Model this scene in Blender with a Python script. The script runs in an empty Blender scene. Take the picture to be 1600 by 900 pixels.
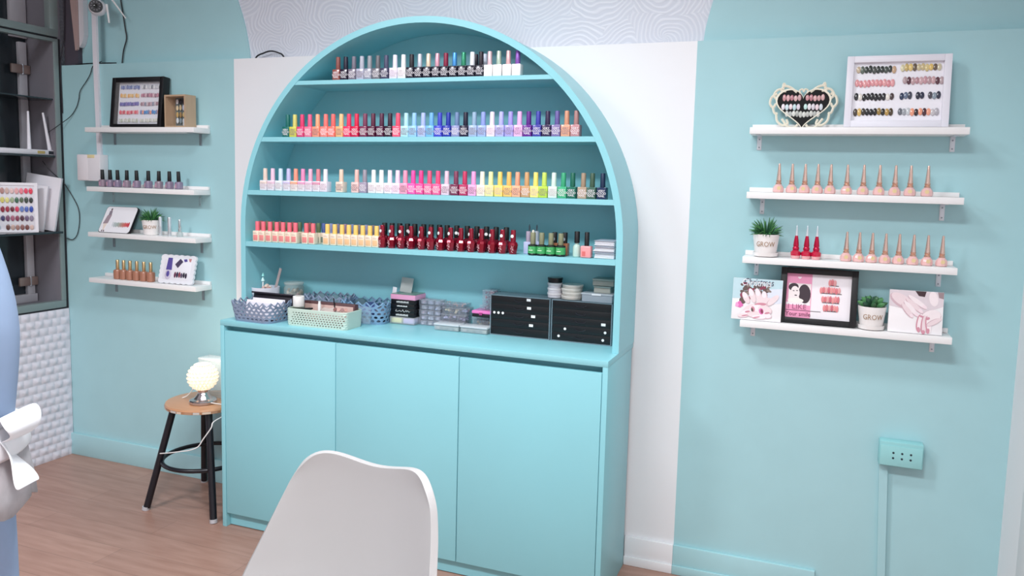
import bpy, bmesh, math, random
from math import sin, cos, pi, radians, sqrt
from mathutils import Vector, Matrix

random.seed(7)
SC = bpy.context.scene
COL = SC.collection

# ------------------------------------------------------------------ camera
CAM_POS = Vector((1.78431, -2.60387, 1.32961))
CR = Vector((0.936413, 0.349842, 0.027230))
CU = Vector((-0.060512, 0.084558, 0.994579))
CF = Vector((-0.345643, 0.932985, -0.100351))
cd = bpy.data.cameras.new('camera')
cam = bpy.data.objects.new('camera', cd)
COL.objects.link(cam)
M = Matrix(((CR.x, CU.x, -CF.x, CAM_POS.x), (CR.y, CU.y, -CF.y, CAM_POS.y),
            (CR.z, CU.z, -CF.z, CAM_POS.z), (0, 0, 0, 1)))
cam.matrix_world = M
cd.sensor_fit = 'HORIZONTAL'
cd.sensor_width = 36.0
cd.lens = 36.0 * 1206.55 / 1600.0
cd.shift_x = -29.4 / 1600.0
cd.shift_y = -38.28 / 1600.0
cd.clip_start = 0.05
SC.camera = cam

# ------------------------------------------------------------------ light
w = bpy.data.worlds.new('world')
SC.world = w
w.use_nodes = True
w.node_tree.nodes['Background'].inputs[0].default_value = (0.93, 0.96, 1.0, 1)
w.node_tree.nodes['Background'].inputs[1].default_value = 0.6

def area(name, loc, power, sx, sy, target=None, color=(1, 0.985, 0.97), spread=153):
    ld = bpy.data.lights.new(name, 'AREA')
    ld.shape = 'RECTANGLE'
    ld.size = sx
    ld.size_y = sy
    ld.energy = power
    ld.color = color
    ld.spread = radians(spread)
    o = bpy.data.objects.new(name, ld)
    COL.objects.link(o)
    o.location = loc
    if target is not None:
        d = Vector(target) - Vector(loc)
        o.rotation_euler = d.to_track_quat('-Z', 'Y').to_euler()
    return o
area('ceiling_lamp_left', (-0.65, -2.3, 2.68), 44, 0.6, 0.3, color=(0.92, 0.955, 1.0), spread=166)
area('ceiling_lamp_right', (1.45, -2.3, 2.68), 40, 0.6, 0.3, color=(0.95, 0.985, 1.0))
area('ceiling_lamp_middle', (0.75, -1.25, 2.68), 20, 0.5, 0.3, color=(0.95, 0.98, 1.0))

SC.view_settings.view_transform = 'Standard'
SC.view_settings.look = 'None'
SC.view_settings.gamma = 1.0
SC.view_settings.use_curve_mapping = False
SC.view_settings.exposure = 0.11

# ------------------------------------------------------------------ materials
def lin(h):
    if isinstance(h, (tuple, list)):
        return tuple(h)[:3] + (1,)
    h = h.lstrip('#')
    out = []
    for i in (0, 2, 4):
        c = int(h[i:i + 2], 16) / 255
        out.append(c / 12.92 if c <= .04045 else ((c + .055) / 1.055) ** 2.4)
    return tuple(out) + (1,)

MC = {}
def mat(hexc, rough=0.5, metal=0.0, coat=0.0, noise=0.0, bump=0.0, scale=60, emit=0.0, trans=0.0):
    key = (hexc, rough, metal, coat, noise, bump, scale, emit, trans)
    if key in MC:
        return MC[key]
    m = bpy.data.materials.new('paint_' + str(hexc).strip('#'))
    m.use_nodes = True
    nt = m.node_tree
    b = nt.nodes['Principled BSDF']
    c = lin(hexc)
    b.inputs['Base Color'].default_value = c
    b.inputs['Roughness'].default_value = rough
    b.inputs['Metallic'].default_value = metal
    b.inputs['Coat Weight'].default_value = coat
    b.inputs['Coat Roughness'].default_value = 0.1
    if trans:
        b.inputs['Transmission Weight'].default_value = trans
    if emit:
        b.inputs['Emission Color'].default_value = c
        b.inputs['Emission Strength'].default_value = emit
    if noise or bump:
        tc = nt.nodes.new('ShaderNodeTexCoord')
        nz = nt.nodes.new('ShaderNodeTexNoise')
        nz.inputs['Scale'].default_value = scale
        nz.inputs['Detail'].default_value = 4
        nt.links.new(tc.outputs['Object'], nz.inputs['Vector'])
        if noise:
            mx = nt.nodes.new('ShaderNodeMix')
            mx.data_type = 'RGBA'
            mx.inputs['A'].default_value = tuple(x * (1 - noise) for x in c[:3]) + (1,)
            mx.inputs['B'].default_value = tuple(min(1, x * (1 + noise)) for x in c[:3]) + (1,)
            nt.links.new(nz.outputs['Fac'], mx.inputs['Factor'])
            nt.links.new(mx.outputs['Result'], b.inputs['Base Color'])
        if bump:
            bp = nt.nodes.new('ShaderNodeBump')
            bp.inputs['Strength'].default_value = bump
            bp.inputs['Distance'].default_value = 0.002
            nt.links.new(nz.outputs['Fac'], bp.inputs['Height'])
            nt.links.new(bp.outputs['Normal'], b.inputs['Normal'])
    MC[key] = m
    return m

def clear(hexc='#eef4f6', alpha=0.3, rough=0.1):
    """thin clear plastic: mostly see-through with a little surface shine"""
    key = ('clear', hexc, alpha, rough)
    if key in MC:
        return MC[key]
    m = bpy.data.materials.new('clear_plastic')
    m.use_nodes = True
    nt = m.node_tree
    b = nt.nodes['Principled BSDF']
    b.inputs['Base Color'].default_value = lin(hexc)
    b.inputs['Roughness'].default_value = rough
    tr = nt.nodes.new('ShaderNodeBsdfTransparent')
    mx = nt.nodes.new('ShaderNodeMixShader')
    mx.inputs[0].default_value = alpha
    nt.links.new(tr.outputs[0], mx.inputs[1])
    nt.links.new(b.outputs[0], mx.inputs[2])
    nt.links.new(mx.outputs[0], nt.nodes['Material Output'].inputs['Surface'])
    MC[key] = m
    return m

def wallpaper_mat():
    m = bpy.data.materials.new('silver_wave_wallpaper')
    m.use_nodes = True
    nt = m.node_tree
    N = nt.nodes.new
    L = nt.links.new
    b = nt.nodes['Principled BSDF']
    b.inputs['Roughness'].default_value = 0.45
    tc = N('ShaderNodeTexCoord')
    nz = N('ShaderNodeTexNoise'); nz.inputs['Scale'].default_value = 5.0
    L(tc.outputs['Object'], nz.inputs['Vector'])
    ad = N('ShaderNodeMix'); ad.data_type = 'RGBA'; ad.blend_type = 'ADD'
    ad.inputs['Factor'].default_value = 0.12
    L(tc.outputs['Object'], ad.inputs['A']); L(nz.outputs['Color'], ad.inputs['B'])
    sx = N('ShaderNodeSeparateXYZ'); L(ad.outputs['Result'], sx.inputs[0])
    cx_ = N('ShaderNodeCombineXYZ'); L(sx.outputs['X'], cx_.inputs['X']); L(sx.outputs['Z'], cx_.inputs['Y'])
    vo = N('ShaderNodeTexVoronoi'); vo.voronoi_dimensions = '2D'; vo.inputs['Scale'].default_value = 5.0
    L(cx_.outputs[0], vo.inputs['Vector'])
    sb = N('ShaderNodeVectorMath'); sb.operation = 'SUBTRACT'
    L(cx_.outputs[0], sb.inputs[0]); L(vo.outputs['Position'], sb.inputs[1])
    sp_ = N('ShaderNodeSeparateXYZ'); L(sb.outputs[0], sp_.inputs[0])
    at_ = N('ShaderNodeMath'); at_.operation = 'ARCTAN2'; L(sp_.outputs['Y'], at_.inputs[0]); L(sp_.outputs['X'], at_.inputs[1])
    an = N('ShaderNodeMath'); an.operation = 'MULTIPLY'; an.inputs[1].default_value = 9.0; L(at_.outputs[0], an.inputs[0])
    mu = N('ShaderNodeMath'); mu.operation = 'MULTIPLY_ADD'; mu.inputs[1].default_value = 80.0
    L(vo.outputs['Distance'], mu.inputs[0]); L(an.outputs[0], mu.inputs[2])
    sn = N('ShaderNodeMath'); sn.operation = 'SINE'
    L(mu.outputs[0], sn.inputs[0])
    rp = N('ShaderNodeMapRange'); rp.inputs['From Min'].default_value = -0.4; rp.inputs['From Max'].default_value = 1.0
    L(sn.outputs[0], rp.inputs['Value'])
    mx = N('ShaderNodeMix'); mx.data_type = 'RGBA'
    mx.inputs['A'].default_value = lin('#d3d8e3'); mx.inputs['B'].default_value = lin('#dfe3ec')
    L(rp.outputs[0], mx.inputs['Factor'])
    L(mx.outputs['Result'], b.inputs['Base Color'])
    bp = N('ShaderNodeBump'); bp.inputs['Strength'].default_value = 0.25; bp.inputs['Distance'].default_value = 0.003
    L(rp.outputs[0], bp.inputs['Height']); L(bp.outputs['Normal'], b.inputs['Normal'])
    return m

def floor_mat():
    m = bpy.data.materials.new('wood_laminate')
    m.use_nodes = True
    nt = m.node_tree
    N = nt.nodes.new
    L = nt.links.new
    b = nt.nodes['Principled BSDF']
    b.inputs['Roughness'].default_value = 0.38
    tc = N('ShaderNodeTexCoord')
    br = N('ShaderNodeTexBrick')
    br.inputs['Scale'].default_value = 1.0
    br.inputs['Brick Width'].default_value = 0.95
    br.inputs['Row Height'].default_value = 0.125
    br.inputs['Mortar Size'].default_value = 0.0012
    br.inputs['Color1'].default_value = lin('#b08a7b')
    br.inputs['Color2'].default_value = lin('#a58072')
    br.inputs['Mortar'].default_value = lin('#8e6e62')
    L(tc.outputs['Object'], br.inputs['Vector'])
    mp = N('ShaderNodeMapping'); mp.inputs['Scale'].default_value = (3.0, 26.0, 1.0)
    L(tc.outputs['Object'], mp.inputs['Vector'])
    nz = N('ShaderNodeTexNoise'); nz.inputs['Scale'].default_value = 1.6; nz.inputs['Detail'].default_value = 6
    L(mp.outputs['Vector'], nz.inputs['Vector'])
    rp = N('ShaderNodeMapRange'); rp.inputs['From Min'].default_value = 0.35; rp.inputs['From Max'].default_value = 0.7
    L(nz.outputs['Fac'], rp.inputs['Value'])
    mx = N('ShaderNodeMix'); mx.data_type = 'RGBA'; mx.blend_type = 'MULTIPLY'
    mx.inputs['B'].default_value = (0.80, 0.74, 0.72, 1)
    L(rp.outputs[0], mx.inputs['Factor'])
    L(br.outputs['Color'], mx.inputs['A'])
    L(mx.outputs['Result'], b.inputs['Base Color'])
    return m

def fan_wood(c1, c2):
    m = bpy.data.materials.new('pale_wood')
    m.use_nodes = True
    nt = m.node_tree
    N = nt.nodes.new
    L = nt.links.new
    b = nt.nodes['Principled BSDF']
    b.inputs['Roughness'].default_value = 0.3
    tc = N('ShaderNodeTexCoord')
    mp = N('ShaderNodeMapping'); mp.inputs['Scale'].default_value = (8.0, 60.0, 8.0)
    L(tc.outputs['Object'], mp.inputs['Vector'])
    nz = N('ShaderNodeTexNoise'); nz.inputs['Scale'].default_value = 1.0; nz.inputs['Detail'].default_value = 5
    L(mp.outputs['Vector'], nz.inputs['Vector'])
    mx = N('ShaderNodeMix'); mx.data_type = 'RGBA'
    mx.inputs['A'].default_value = lin(c1); mx.inputs['B'].default_value = lin(c2)
    L(nz.outputs['Fac'], mx.inputs['Factor'])
    L(mx.outputs['Result'], b.inputs['Base Color'])
    return m

TEAL_WALL = mat('#a9d3d9', 0.55, noise=0.035, bump=0.05, scale=9)
TEAL_CAB = mat('#90d0da', 0.34, noise=0.02, scale=5)
WHITE = mat('#ececf0', 0.5)
WHITE_PL = mat('#f0eeee', 0.35)
BLACK = mat('#0c0b10', 0.5)
BLACK_GL = mat('#07070d', 0.42)
METAL = mat('#c9cbd2', 0.3, metal=0.9)
GOLD = mat('#e2bd8e', 0.28, metal=0.85)
ROSE = mat('#e8c6b8', 0.2, metal=0.85)
STEEL = mat('#c8d2d8', 0.35, metal=0.55)

# ------------------------------------------------------------------ mesh builder
class MB:
    def __init__(s):
        s.bm = bmesh.new()
    def _mi(s, faces, mi):
        for f in faces:
            f.material_index = mi
    def box(s, x0, x1, y0, y1, z0, z1, mi=0, bev=0.0, seg=2):
        r = bmesh.ops.create_cube(s.bm, size=1.0)
        vs = r['verts']
        for v in vs:
            v.co = Vector(((x0 + x1) / 2 + v.co.x * (x1 - x0), (y0 + y1) / 2 + v.co.y * (y1 - y0), (z0 + z1) / 2 + v.co.z * (z1 - z0)))
        fs = set(f for v in vs for f in v.link_faces)
        s._mi(fs, mi)
        if bev:
            es = list(set(e for v in vs for e in v.link_edges))
            r = bmesh.ops.bevel(s.bm, geom=es, offset=bev, segments=seg, affect='EDGES', profile=0.5)
            s._mi(r['faces'], mi)
        return s
    def lathe(s, prof, seg=20, c=(0, 0, 0), mi=0, axis='z', power=None):
        rings = []
        for (r, z) in prof:
            ring = []
            for i in range(seg):
                a = 2 * pi * i / seg
                ca, sa = cos(a), sin(a)
                if power:
                    q = (abs(ca) ** power + abs(sa) ** power) ** (-1 / power)
                else:
                    q = 1
                p = (r * q * ca, r * q * sa, z)
                if axis == 'y':
                    p = (p[0], -p[2], p[1])
                elif axis == 'x':
                    p = (p[2], p[0], p[1])
                ring.append(s.bm.verts.new((c[0] + p[0], c[1] + p[1], c[2] + p[2])))
            rings.append(ring)
        for a, b in zip(rings, rings[1:]):
            for i in range(seg):
                j = (i + 1) % seg
                f = s.bm.faces.new((a[i], a[j], b[j], b[i])); f.material_index = mi
        f = s.bm.faces.new(list(reversed(rings[0]))); f.material_index = mi
        f = s.bm.faces.new(rings[-1]); f.material_index = mi
        return s
    def tube(s, pts, r, seg=8, mi=0, close=False):
        pts = [Vector(p) for p in pts]
        n = len(pts)
        rr = r if isinstance(r, (list, tuple)) else [r] * n
        rings = []
        prev = None
        for i, p in enumerate(pts):
            if close:
                t = pts[(i + 1) % n] - pts[i - 1]
            else:
                t = pts[min(i + 1, n - 1)] - pts[max(i - 1, 0)]
            t.normalize()
            if prev is None:
                up = Vector((0, 0, 1)) if abs(t.z) < .9 else Vector((1, 0, 0))
                a = t.cross(up).normalized()
            else:
                a = (prev - t * prev.dot(t)).normalized()
            prev = a
            b = t.cross(a)
            rings.append([s.bm.verts.new(p + (a * cos(2 * pi * k / seg) + b * sin(2 * pi * k / seg)) * rr[i]) for k in range(seg)])
        m = n if close else n - 1
        for i in range(m):
            A, B = rings[i], rings[(i + 1) % n]
            for k in range(seg):
                j = (k + 1) % seg
                f = s.bm.faces.new((A[k], A[j], B[j], B[k])); f.material_index = mi
        if not close:
            f = s.bm.faces.new(list(reversed(rings[0]))); f.material_index = mi
            f = s.bm.faces.new(rings[-1]); f.material_index = mi
        return s
    def prism(s, poly, y0, y1, mi=0, plane='xz'):
        def P(p, y):
            if plane == 'xz':
                return (p[0], y, p[1])
            if plane == 'xy':
                return (p[0], p[1], y)
            return (y, p[0], p[1])
        a = [s.bm.verts.new(P(p, y0)) for p in poly]
        b = [s.bm.verts.new(P(p, y1)) for p in poly]
        n = len(poly)
        fs = [s.bm.faces.new(a), s.bm.faces.new(list(reversed(b)))]
        for i in range(n):
            j = (i + 1) % n
            fs.append(s.bm.faces.new((a[j], a[i], b[i], b[j])))
        s._mi(fs, mi)
        return s
    def ring(s, outer, inner, y0, y1, mi=0, closed=True):
        """band between two outlines (xz), extruded in y"""
        n = len(outer)
        V = [[s.bm.verts.new((p[0], y, p[1])) for p in o] for o in (outer, inner) for y in (y0, y1)]
        of, ob, inf, inb = V
        m = n if closed else n - 1
        fs = []
        for i in range(m):
            j = (i + 1) % n
            fs.append(s.bm.faces.new((of[i], of[j], inf[j], inf[i])))
            fs.append(s.bm.faces.new((ob[j], ob[i], inb[i], inb[j])))
            fs.append(s.bm.faces.new((of[j], of[i], ob[i], ob[j])))
            fs.append(s.bm.faces.new((inf[i], inf[j], inb[j], inb[i])))
        if not closed:
            fs.append(s.bm.faces.new((of[0], inf[0], inb[0], ob[0])))
            fs.append(s.bm.faces.new((inf[-1], of[-1], ob[-1], inb[-1])))
        s._mi(fs, mi)
        return s
    def sphere(s, c, r, mi=0, sc=(1, 1, 1), u=14, v=8):
        q = bmesh.ops.create_uvsphere(s.bm, u_segments=u, v_segments=v, radius=1)
        for vt in q['verts']:
            vt.co = Vector((c[0] + vt.co.x * r * sc[0], c[1] + vt.co.y * r * sc[1], c[2] + vt.co.z * r * sc[2]))
        s._mi(set(f for vt in q['verts'] for f in vt.link_faces), mi)
        return s
    def face(s, pts, mi=0):
        f = s.bm.faces.new([s.bm.verts.new(p) for p in pts]); f.material_index = mi
        return s
    def mesh(s, name, mats, smooth=True, angle=38):
        bmesh.ops.recalc_face_normals(s.bm, faces=s.bm.faces)
        me = bpy.data.meshes.new(name)
        s.bm.to_mesh(me)
        s.bm.free()
        for m in (mats if isinstance(mats, (list, tuple)) else [mats]):
            me.materials.append(m)
        if smooth:
            for p in me.polygons:
                p.use_smooth = True
            me.set_sharp_from_angle(angle=radians(angle))
        return me
    def build(s, name, mats, parent=None, loc=None, smooth=True, angle=38):
        o = bpy.data.objects.new(name, s.mesh(name, mats, smooth, angle))
        COL.objects.link(o)
        if parent is not None:
            o.parent = parent
        if loc is not None:
            o.location = loc
        return o

def thing(name, label, cat, loc=(0, 0, 0), rot=(0, 0, 0), group=None):
    o = bpy.data.objects.new(name, None)
    o.empty_display_size = 0.02
    COL.objects.link(o)
    o.location = loc
    o.rotation_euler = rot
    return tag(o, label, cat, group)

def tag(o, label, cat, group=None):
    o['label'] = label
    o['category'] = cat
    if group:
        o['group'] = group
    return o

def struct(o):
    o['kind'] = 'structure'
    return o

def inst(name, me, parent=None, loc=(0, 0, 0), m=None, rot=None, label=None):
    """another object on shared mesh data, with its own material in the slot"""
    o = bpy.data.objects.new(name, me)
    COL.objects.link(o)
    if parent is not None:
        o.parent = parent
    o.location = loc
    if rot:
        o.rotation_euler = rot
    if m is not None:
        ms = m if isinstance(m, (list, tuple)) else [m]
        for sl, mm in zip(o.material_slots, ms):
            sl.link = 'OBJECT'
            sl.material = mm
    if label:
        o['label'] = label
    return o

def text_mesh(lines, size, m, extrude=0.0003, spacing=0.95, sx=1.0, shear=0.0):
    """flat lettering facing -Y, centred; lines = [(text, size)] or str"""
    cu = bpy.data.curves.new('lettering', 'FONT')
    cu.body = lines
    cu.size = size
    cu.align_x = 'CENTER'
    cu.align_y = 'CENTER'
    cu.extrude = extrude
    cu.space_line = spacing
    cu.shear = shear
    cu.resolution_u = 2
    ob = bpy.data.objects.new('lettering_tmp', cu)
    COL.objects.link(ob)
    dg = bpy.context.evaluated_depsgraph_get()
    me = bpy.data.meshes.new_from_object(ob.evaluated_get(dg))
    bpy.data.objects.remove(ob)
    me.transform(Matrix.Rotation(pi / 2, 4, 'X') @ Matrix.Scale(sx, 4, (1, 0, 0)))
    me.materials.clear()
    me.materials.append(m)
    return me

ORD = ['first', 'second', 'third', 'fourth', 'fifth', 'sixth', 'seventh', 'eighth', 'ninth', 'tenth', 'eleventh', 'twelfth',
       'thirteenth', 'fourteenth', 'fifteenth', 'sixteenth', 'seventeenth', 'eighteenth', 'nineteenth', 'twentieth']
def ordn(i):
    if i < 20:
        return ORD[i]
    tens = {2: 'twenty', 3: 'thirty', 4: 'forty'}[(i + 1) // 10]
    if (i + 1) % 10 == 0:
        return {2: 'twentieth', 3: 'thirtieth', 4: 'fortieth'}[(i + 1) // 10]
    return tens + '-' + ORD[(i + 1) % 10 - 1]

def smooth_path(pts, n=6):
    """Catmull-Rom"""
    P = [Vector(p) for p in pts]
    P = [P[0] * 2 - P[1]] + P + [P[-1] * 2 - P[-2]]
    out = []
    for i in range(1, len(P) - 2):
        for k in range(n):
            t = k / n
            a, b, c, d = P[i - 1], P[i], P[i + 1], P[i + 2]
            out.append(0.5 * ((2 * b) + (c - a) * t + (2 * a - 5 * b + 4 * c - d) * t * t + (3 * b - a - 3 * c + d) * t ** 3))
    out.append(P[-2])
    return out

# ================================================================== SETTING
XL, XR = -1.484, 2.357
ZT = 1.814
WL, WR = -0.5054, 1.3791
CL, CRX = -0.2845, 1.2075         # cabinet sides
def S(mb, name, mats, **k):
    return struct(mb.build(name, mats, **k))

S(MB().box(-1.9, XR + .2, -4.3, 0.12, -0.06, 0.0), 'floor', floor_mat(), smooth=False)
S(MB().box(-1.9, XR + .2, -4.3, 0.12, 2.75, 2.81), 'ceiling', mat('#f2f2f2', 0.7), smooth=False)
mb = MB()
mb.box(XL - .3, WL, 0, 0.05, 0, ZT, 0)
mb.box(WL, WR, 0, 0.05, 0, ZT, 1)
mb.box(WR, XR, 0, 0.05, 0, ZT, 0)
S(mb, 'wall_back', [TEAL_WALL, mat('#efeff2', 0.5, noise=0.01, scale=6)], smooth=False)
S(MB().box(XL - .3, XR, 0.05, 0.11, 0, 2.75), 'wall_upper', wallpaper_mat(), smooth=False)
# teal curved panels on the papered wall
lc = [(-0.458, 1.80), (-0.466, 1.86), (-0.474, 1.904), (-0.486, 1.955), (-0.499, 1.996), (-0.524, 2.062), (-0.57, 2.15), (-0.65, 2.27), (-0.78, 2.4), (-0.98, 2.52), (-1.25, 2.6), (-1.402, 2.62), (-1.402, 1.80)]
S(MB().prism(lc, 0.044, 0.0505), 'trim_1', TEAL_WALL, smooth=False)
rc = [(1.391, 1.80), (1.392, 1.823), (1.396, 1.862), (1.405, 1.903), (1.417, 1.953), (1.45, 2.06), (1.5, 2.17), (1.6, 2.3), (1.75, 2.43), (2.0, 2.54), (XR, 2.6), (XR, 1.80)]
S(MB().prism(rc, 0.044, 0.0505), 'trim_2', TEAL_WALL, smooth=False)
S(MB().box(XL, -1.402, 0.02, 0.052, 1.80, 2.75), 'trim_3', mat('#4c4651', 0.8, noise=0.12, scale=14), smooth=False)
mb = MB()
mb.prism([(-1.402, 1.88), (-1.39, 1.885), (-1.39, 2.75), (-1.44, 2.75), (-1.425, 2.1)], 0.008, 0.019, 0)
mb.prism([(-1.39, 1.895), (-1.375, 1.91), (-1.36, 1.95), (-1.36, 2.75), (-1.39, 2.75)], 0.02, 0.043, 1)
S(mb, 'trim_4', [mat('#b49a96', 0.7), mat('#dadae0', 0.6)], smooth=False)

# baseboards: face + lower step
def base(name, x0, x1, m, step=True):
    mb = MB()
    mb.box(x0, x1, -0.0135, 0, 0, 0.1013, bev=0.002)
    if step:
        mb.box(x0, x1, -0.0205, -0.0135, 0, 0.032, bev=0.002)
    S(mb, name, m)
base('baseboard_left', XL, CL, TEAL_WALL, False)
base('baseboard_middle', CRX, WR, mat('#efeff2', 0.45))
base('baseboard_right', WR, 1.842, TEAL_WALL)

# right wall and its white casing
S(MB().box(XR, XR + 0.1, -4.3, 0.05, 0, 2.75), 'wall_right', mat('#eceaec', 0.5), smooth=False)
S(MB().box(XR - 0.012, XR, -0.42, -0.247, 0, 2.1, bev=0.003), 'trim_5', mat('#eceaec', 0.4))

# left wall with white relief panel under a recessed window
NY = -0.035
mb = MB()
mb.box(XL - .3, XL, -4.3, 0.0, 0, 0.702)
mb.box(XL - .3, XL, -4.3, -1.55, 0.702, 2.75)
mb.box(XL - .3, XL, -4.3, 0.0, 2.62, 2.75)
mb.box(XL - .3, XL - 0.001, NY, -0.0, 0.702, 2.62)
S(mb, 'wall_left', mat('#8c8892', 0.8, noise=0.08, scale=20), smooth=False)
mb = MB()
rows = 19
pw, ph = 0.042, 0.70 / rows
r_ = random.Random(3)
for i in range(rows):
    off = (i % 2) * pw / 2
    k = 0
    y = -0.005 + off - pw / 2
    while y > -1.0:
        y1, y0 = min(y, -0.003), y - pw + 0.001
        if y1 - y0 > 0.01:
            z0, z1 = i * ph + 0.0004, (i + 1) * ph - 0.0004
            xm = XL + 0.0105 + r_.uniform(-.0015, .002)
            xb = XL + .004
            ym, zm = (y0 + y1) / 2 + r_.uniform(-.004, .004), (z0 + z1) / 2 + r_.uniform(-.002, .004)
            iy, iz = (y1 - y0) * .20, (z1 - z0) * .20
            A = [mb.bm.verts.new(p) for p in ((xb, y0, z0), (xb, y1, z0), (xb, y1, z1), (xb, y0, z1))]
            B = [mb.bm.verts.new(p) for p in ((XL + .0062, y0 + .006, z0 + .005), (XL + .0068, y1 - .006, z0 + .005), (XL + .0068, y1 - .006, z1 - .005), (XL + .0068, y0 + .006, z1 - .005))]
            Cc = [mb.bm.verts.new(p) for p in ((xm, ym - iy, zm - iz), (xm, ym + iy, zm - iz), (xm, ym + iy, zm + iz), (xm, ym - iy, zm + iz))]
            for P, Q in ((A, B), (B, Cc)):
                for q in range(4):
                    mb.bm.faces.new((P[q], P[(q + 1) % 4], Q[(q + 1) % 4], Q[q]))
            mb.bm.faces.new(Cc)
        y -= pw
mb.box(XL, XL + 0.004, -1.0, -0.002, 0.0, 0.70)
S(mb, 'trim_6', mat('#e2e0ea', 0.6), smooth=True, angle=75)

# window: grey frame set flush with the wall, deep niche, inner sash, dark panes
FR = mat('#8e9c9c', 0.4, metal=0.2, noise=0.05, scale=30)
NICHE = mat('#7b7880', 0.7, noise=0.08, scale=12)
XN = -1.655
mb = MB()
mb.box(XN, XL - .002, NY - .004, NY, 0.72, 2.62, 1)               # far jamb
mb.box(XN, XL, -1.55, NY, 0.702, 0.728, 1)                         # sill board
mb.box(XL - .03, XL + .004, -1.55, -0.014, 0.708, 0.740, 0, .002)     # frame: sill, head, transom, stile
mb.box(XL - .03, XL + .004, -1.55, -0.014, 1.914, 1.928, 0, .001)
mb.box(XL - .03, XL + .006, -1.55, -0.012, 1.936, 1.968, 0, .002)
mb.box(XL - .02, XL + .000, -1.55, -0.014, 1.926, 1.938, 2)
mb.box(XL - .03, XL + .004, -0.036, -0.014, 0.740, 1.916, 0, .001)
mb.box(XL - .03, XL + .004, -0.05, -0.010, 1.966, 2.62, 0, .001)
mb.box(XL - .005, XL + .002, -0.013, -0.003, 0.702, 1.93, 2)
mb.box(XL - .01, XL + .003, -1.55, -0.012, 0.702, 0.709, 2)
S(mb, 'window_1', [FR, NICHE, mat('#1d1d24', 0.7)])
SASH = mat('#b6b4bb', 0.5, noise=0.04, scale=30)
mb = MB()
mb.box(XN + .002, XN + .022, -0.085, -0.05, 0.75, 1.912, 0, .002)
mb.box(XN + .002, XN + .03, -1.5, -0.045, 0.728, 0.765, 0, .002)
mb.box(XN + .002, XN + .022, -0.12, -0.045, 1.93, 2.6, 0, .002)
S(mb, 'window_2', SASH)
mb = MB()
mb.box(XN - .004, XN, -1.5, NY, 0.72, 2.62)
S(mb, 'window_3', mat('#2b3238', 0.12, noise=0.25, scale=5))
for nm, z, t, xo in (('trim_7', 1.655, 0.006, XL - .006), ('trim_8', 1.398, 0.008, XL - .004), ('trim_9', 1.053, 0.010, XL + .03)):
    S(MB().box(XN, xo, -1.5, NY - .004, z, z + t, 0, .001), nm, mat('#2f3a40', 0.15))
for z in (1.79, 0.825):
    h = thing('glass_hinge', 'brownish metal hinge on the %s of the inner window sash' % ('upper part' if z > 1 else 'lower part'), 'hinge', (XN + .026, -0.075, z), group='hinges on the window sash')
    hm = mat('#a08a84', 0.35, metal=0.5)
    MB().box(-.006, .006, -.055, -.002, -.02, .02, 0, .003).build('hinge_plate', hm, h)
    MB().box(-.006, .006, .002, .034, -.02, .02, 0, .003).build('hinge_plate', hm, h)
    MB().lathe([(.006, -.022), (.006, .022)], 10).build('hinge_pin', METAL, h)

# ================================================================== STORAGE CABINET
cab = thing('storage_cabinet', 'wide turquoise base cabinet with three plain doors under the arched shelves', 'cabinet', (CL, 0, 0))
W = CRX - CL
DZ = -0.3394
mb = MB()
mb.box(0, .0175, DZ, -0.021, 0, 0.78, 0, .0012)
mb.box(W - .0175, W, DZ, -0.021, 0, 0.78, 0, .0012)
mb.box(.0175, W - .0175, -0.03, -0.021, .05, .78)
mb.box(.0175, W - .0175, DZ + .02, -0.03, .048, .056)
mb.box(.0175, W - .0175, DZ + .042, DZ + .052, .735, .78)
mb.build('carcass', TEAL_CAB, cab)
MB().box(.0175, W - .0175, DZ + .022, DZ + .04, 0.003, .052).build('plinth', TEAL_CAB, cab)
MB().box(0, W, DZ, -0.0005, .78, .80, 0, .0015).build('countertop', TEAL_CAB, cab)
dx = [(.0195, .2226 - CL - .0014), (.2226 - CL + .0014, .7028 - CL - .0014), (.7028 - CL + .0014, W - .0195)]
for a, b in dx:
    MB().box(a, b, DZ + .001, DZ + .018, .0555, .7608, 0, .0012).build('door', TEAL_CAB, cab)

# ================================================================== ARCHED SHELF UNIT
AX, AZ, RO, RI, AD = 0.4610, 1.1435, 0.7485, 0.7271, -0.2205
ARZ = 0.8003
def arch(R, bottom=0.0, n=64):
    pts = [(-R, bottom)]
    for i in range(n + 1):
        a = pi - pi * i / n
        pts.append((R * cos(a), AZ - ARZ + R * sin(a)))
    pts.append((R, bottom))
    return pts
au = thing('arched_shelf_unit', 'turquoise arched shelf unit full of polish bottles on the base cabinet', 'shelf unit', (AX, 0, ARZ))
MB().ring(arch(RO), arch(RI), AD, -0.0005, closed=False).build('arch_frame', TEAL_CAB, au, angle=30)
MB().prism(arch(RI - .0003), -0.02, -0.001).build('back_panel', TEAL_CAB, au)
SH = {1: (1.686, 1.686, .0145), 2: (1.483, 1.490, .017), 3: (1.284, 1.292, .0175), 4: (1.088, 1.102, .0185)}
def chord(z):
    return RI if z < AZ else sqrt(max(0, RI ** 2 - (z - AZ) ** 2))
def shz(k, x):
    zl, zr, t = SH[k]
    return zl + (zr - zl) * (x - (AX - chord(zl))) / (2 * chord(zl))
for k, (zl, zr, t) in SH.items():
    cl, cr = chord(zl) - .0005, chord(zr) - .0005
    cl2, cr2 = chord(zl - t) - .0005, chord(zr - t) - .0005
    poly = [(-cl, zl - ARZ), (cr, zr - ARZ), (cr2, zr - t - ARZ), (-cl2, zl - t - ARZ)]
    MB().prism(poly, AD + .001, -0.0205).build('shelf_board', TEAL_CAB, au, smooth=False)

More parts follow.
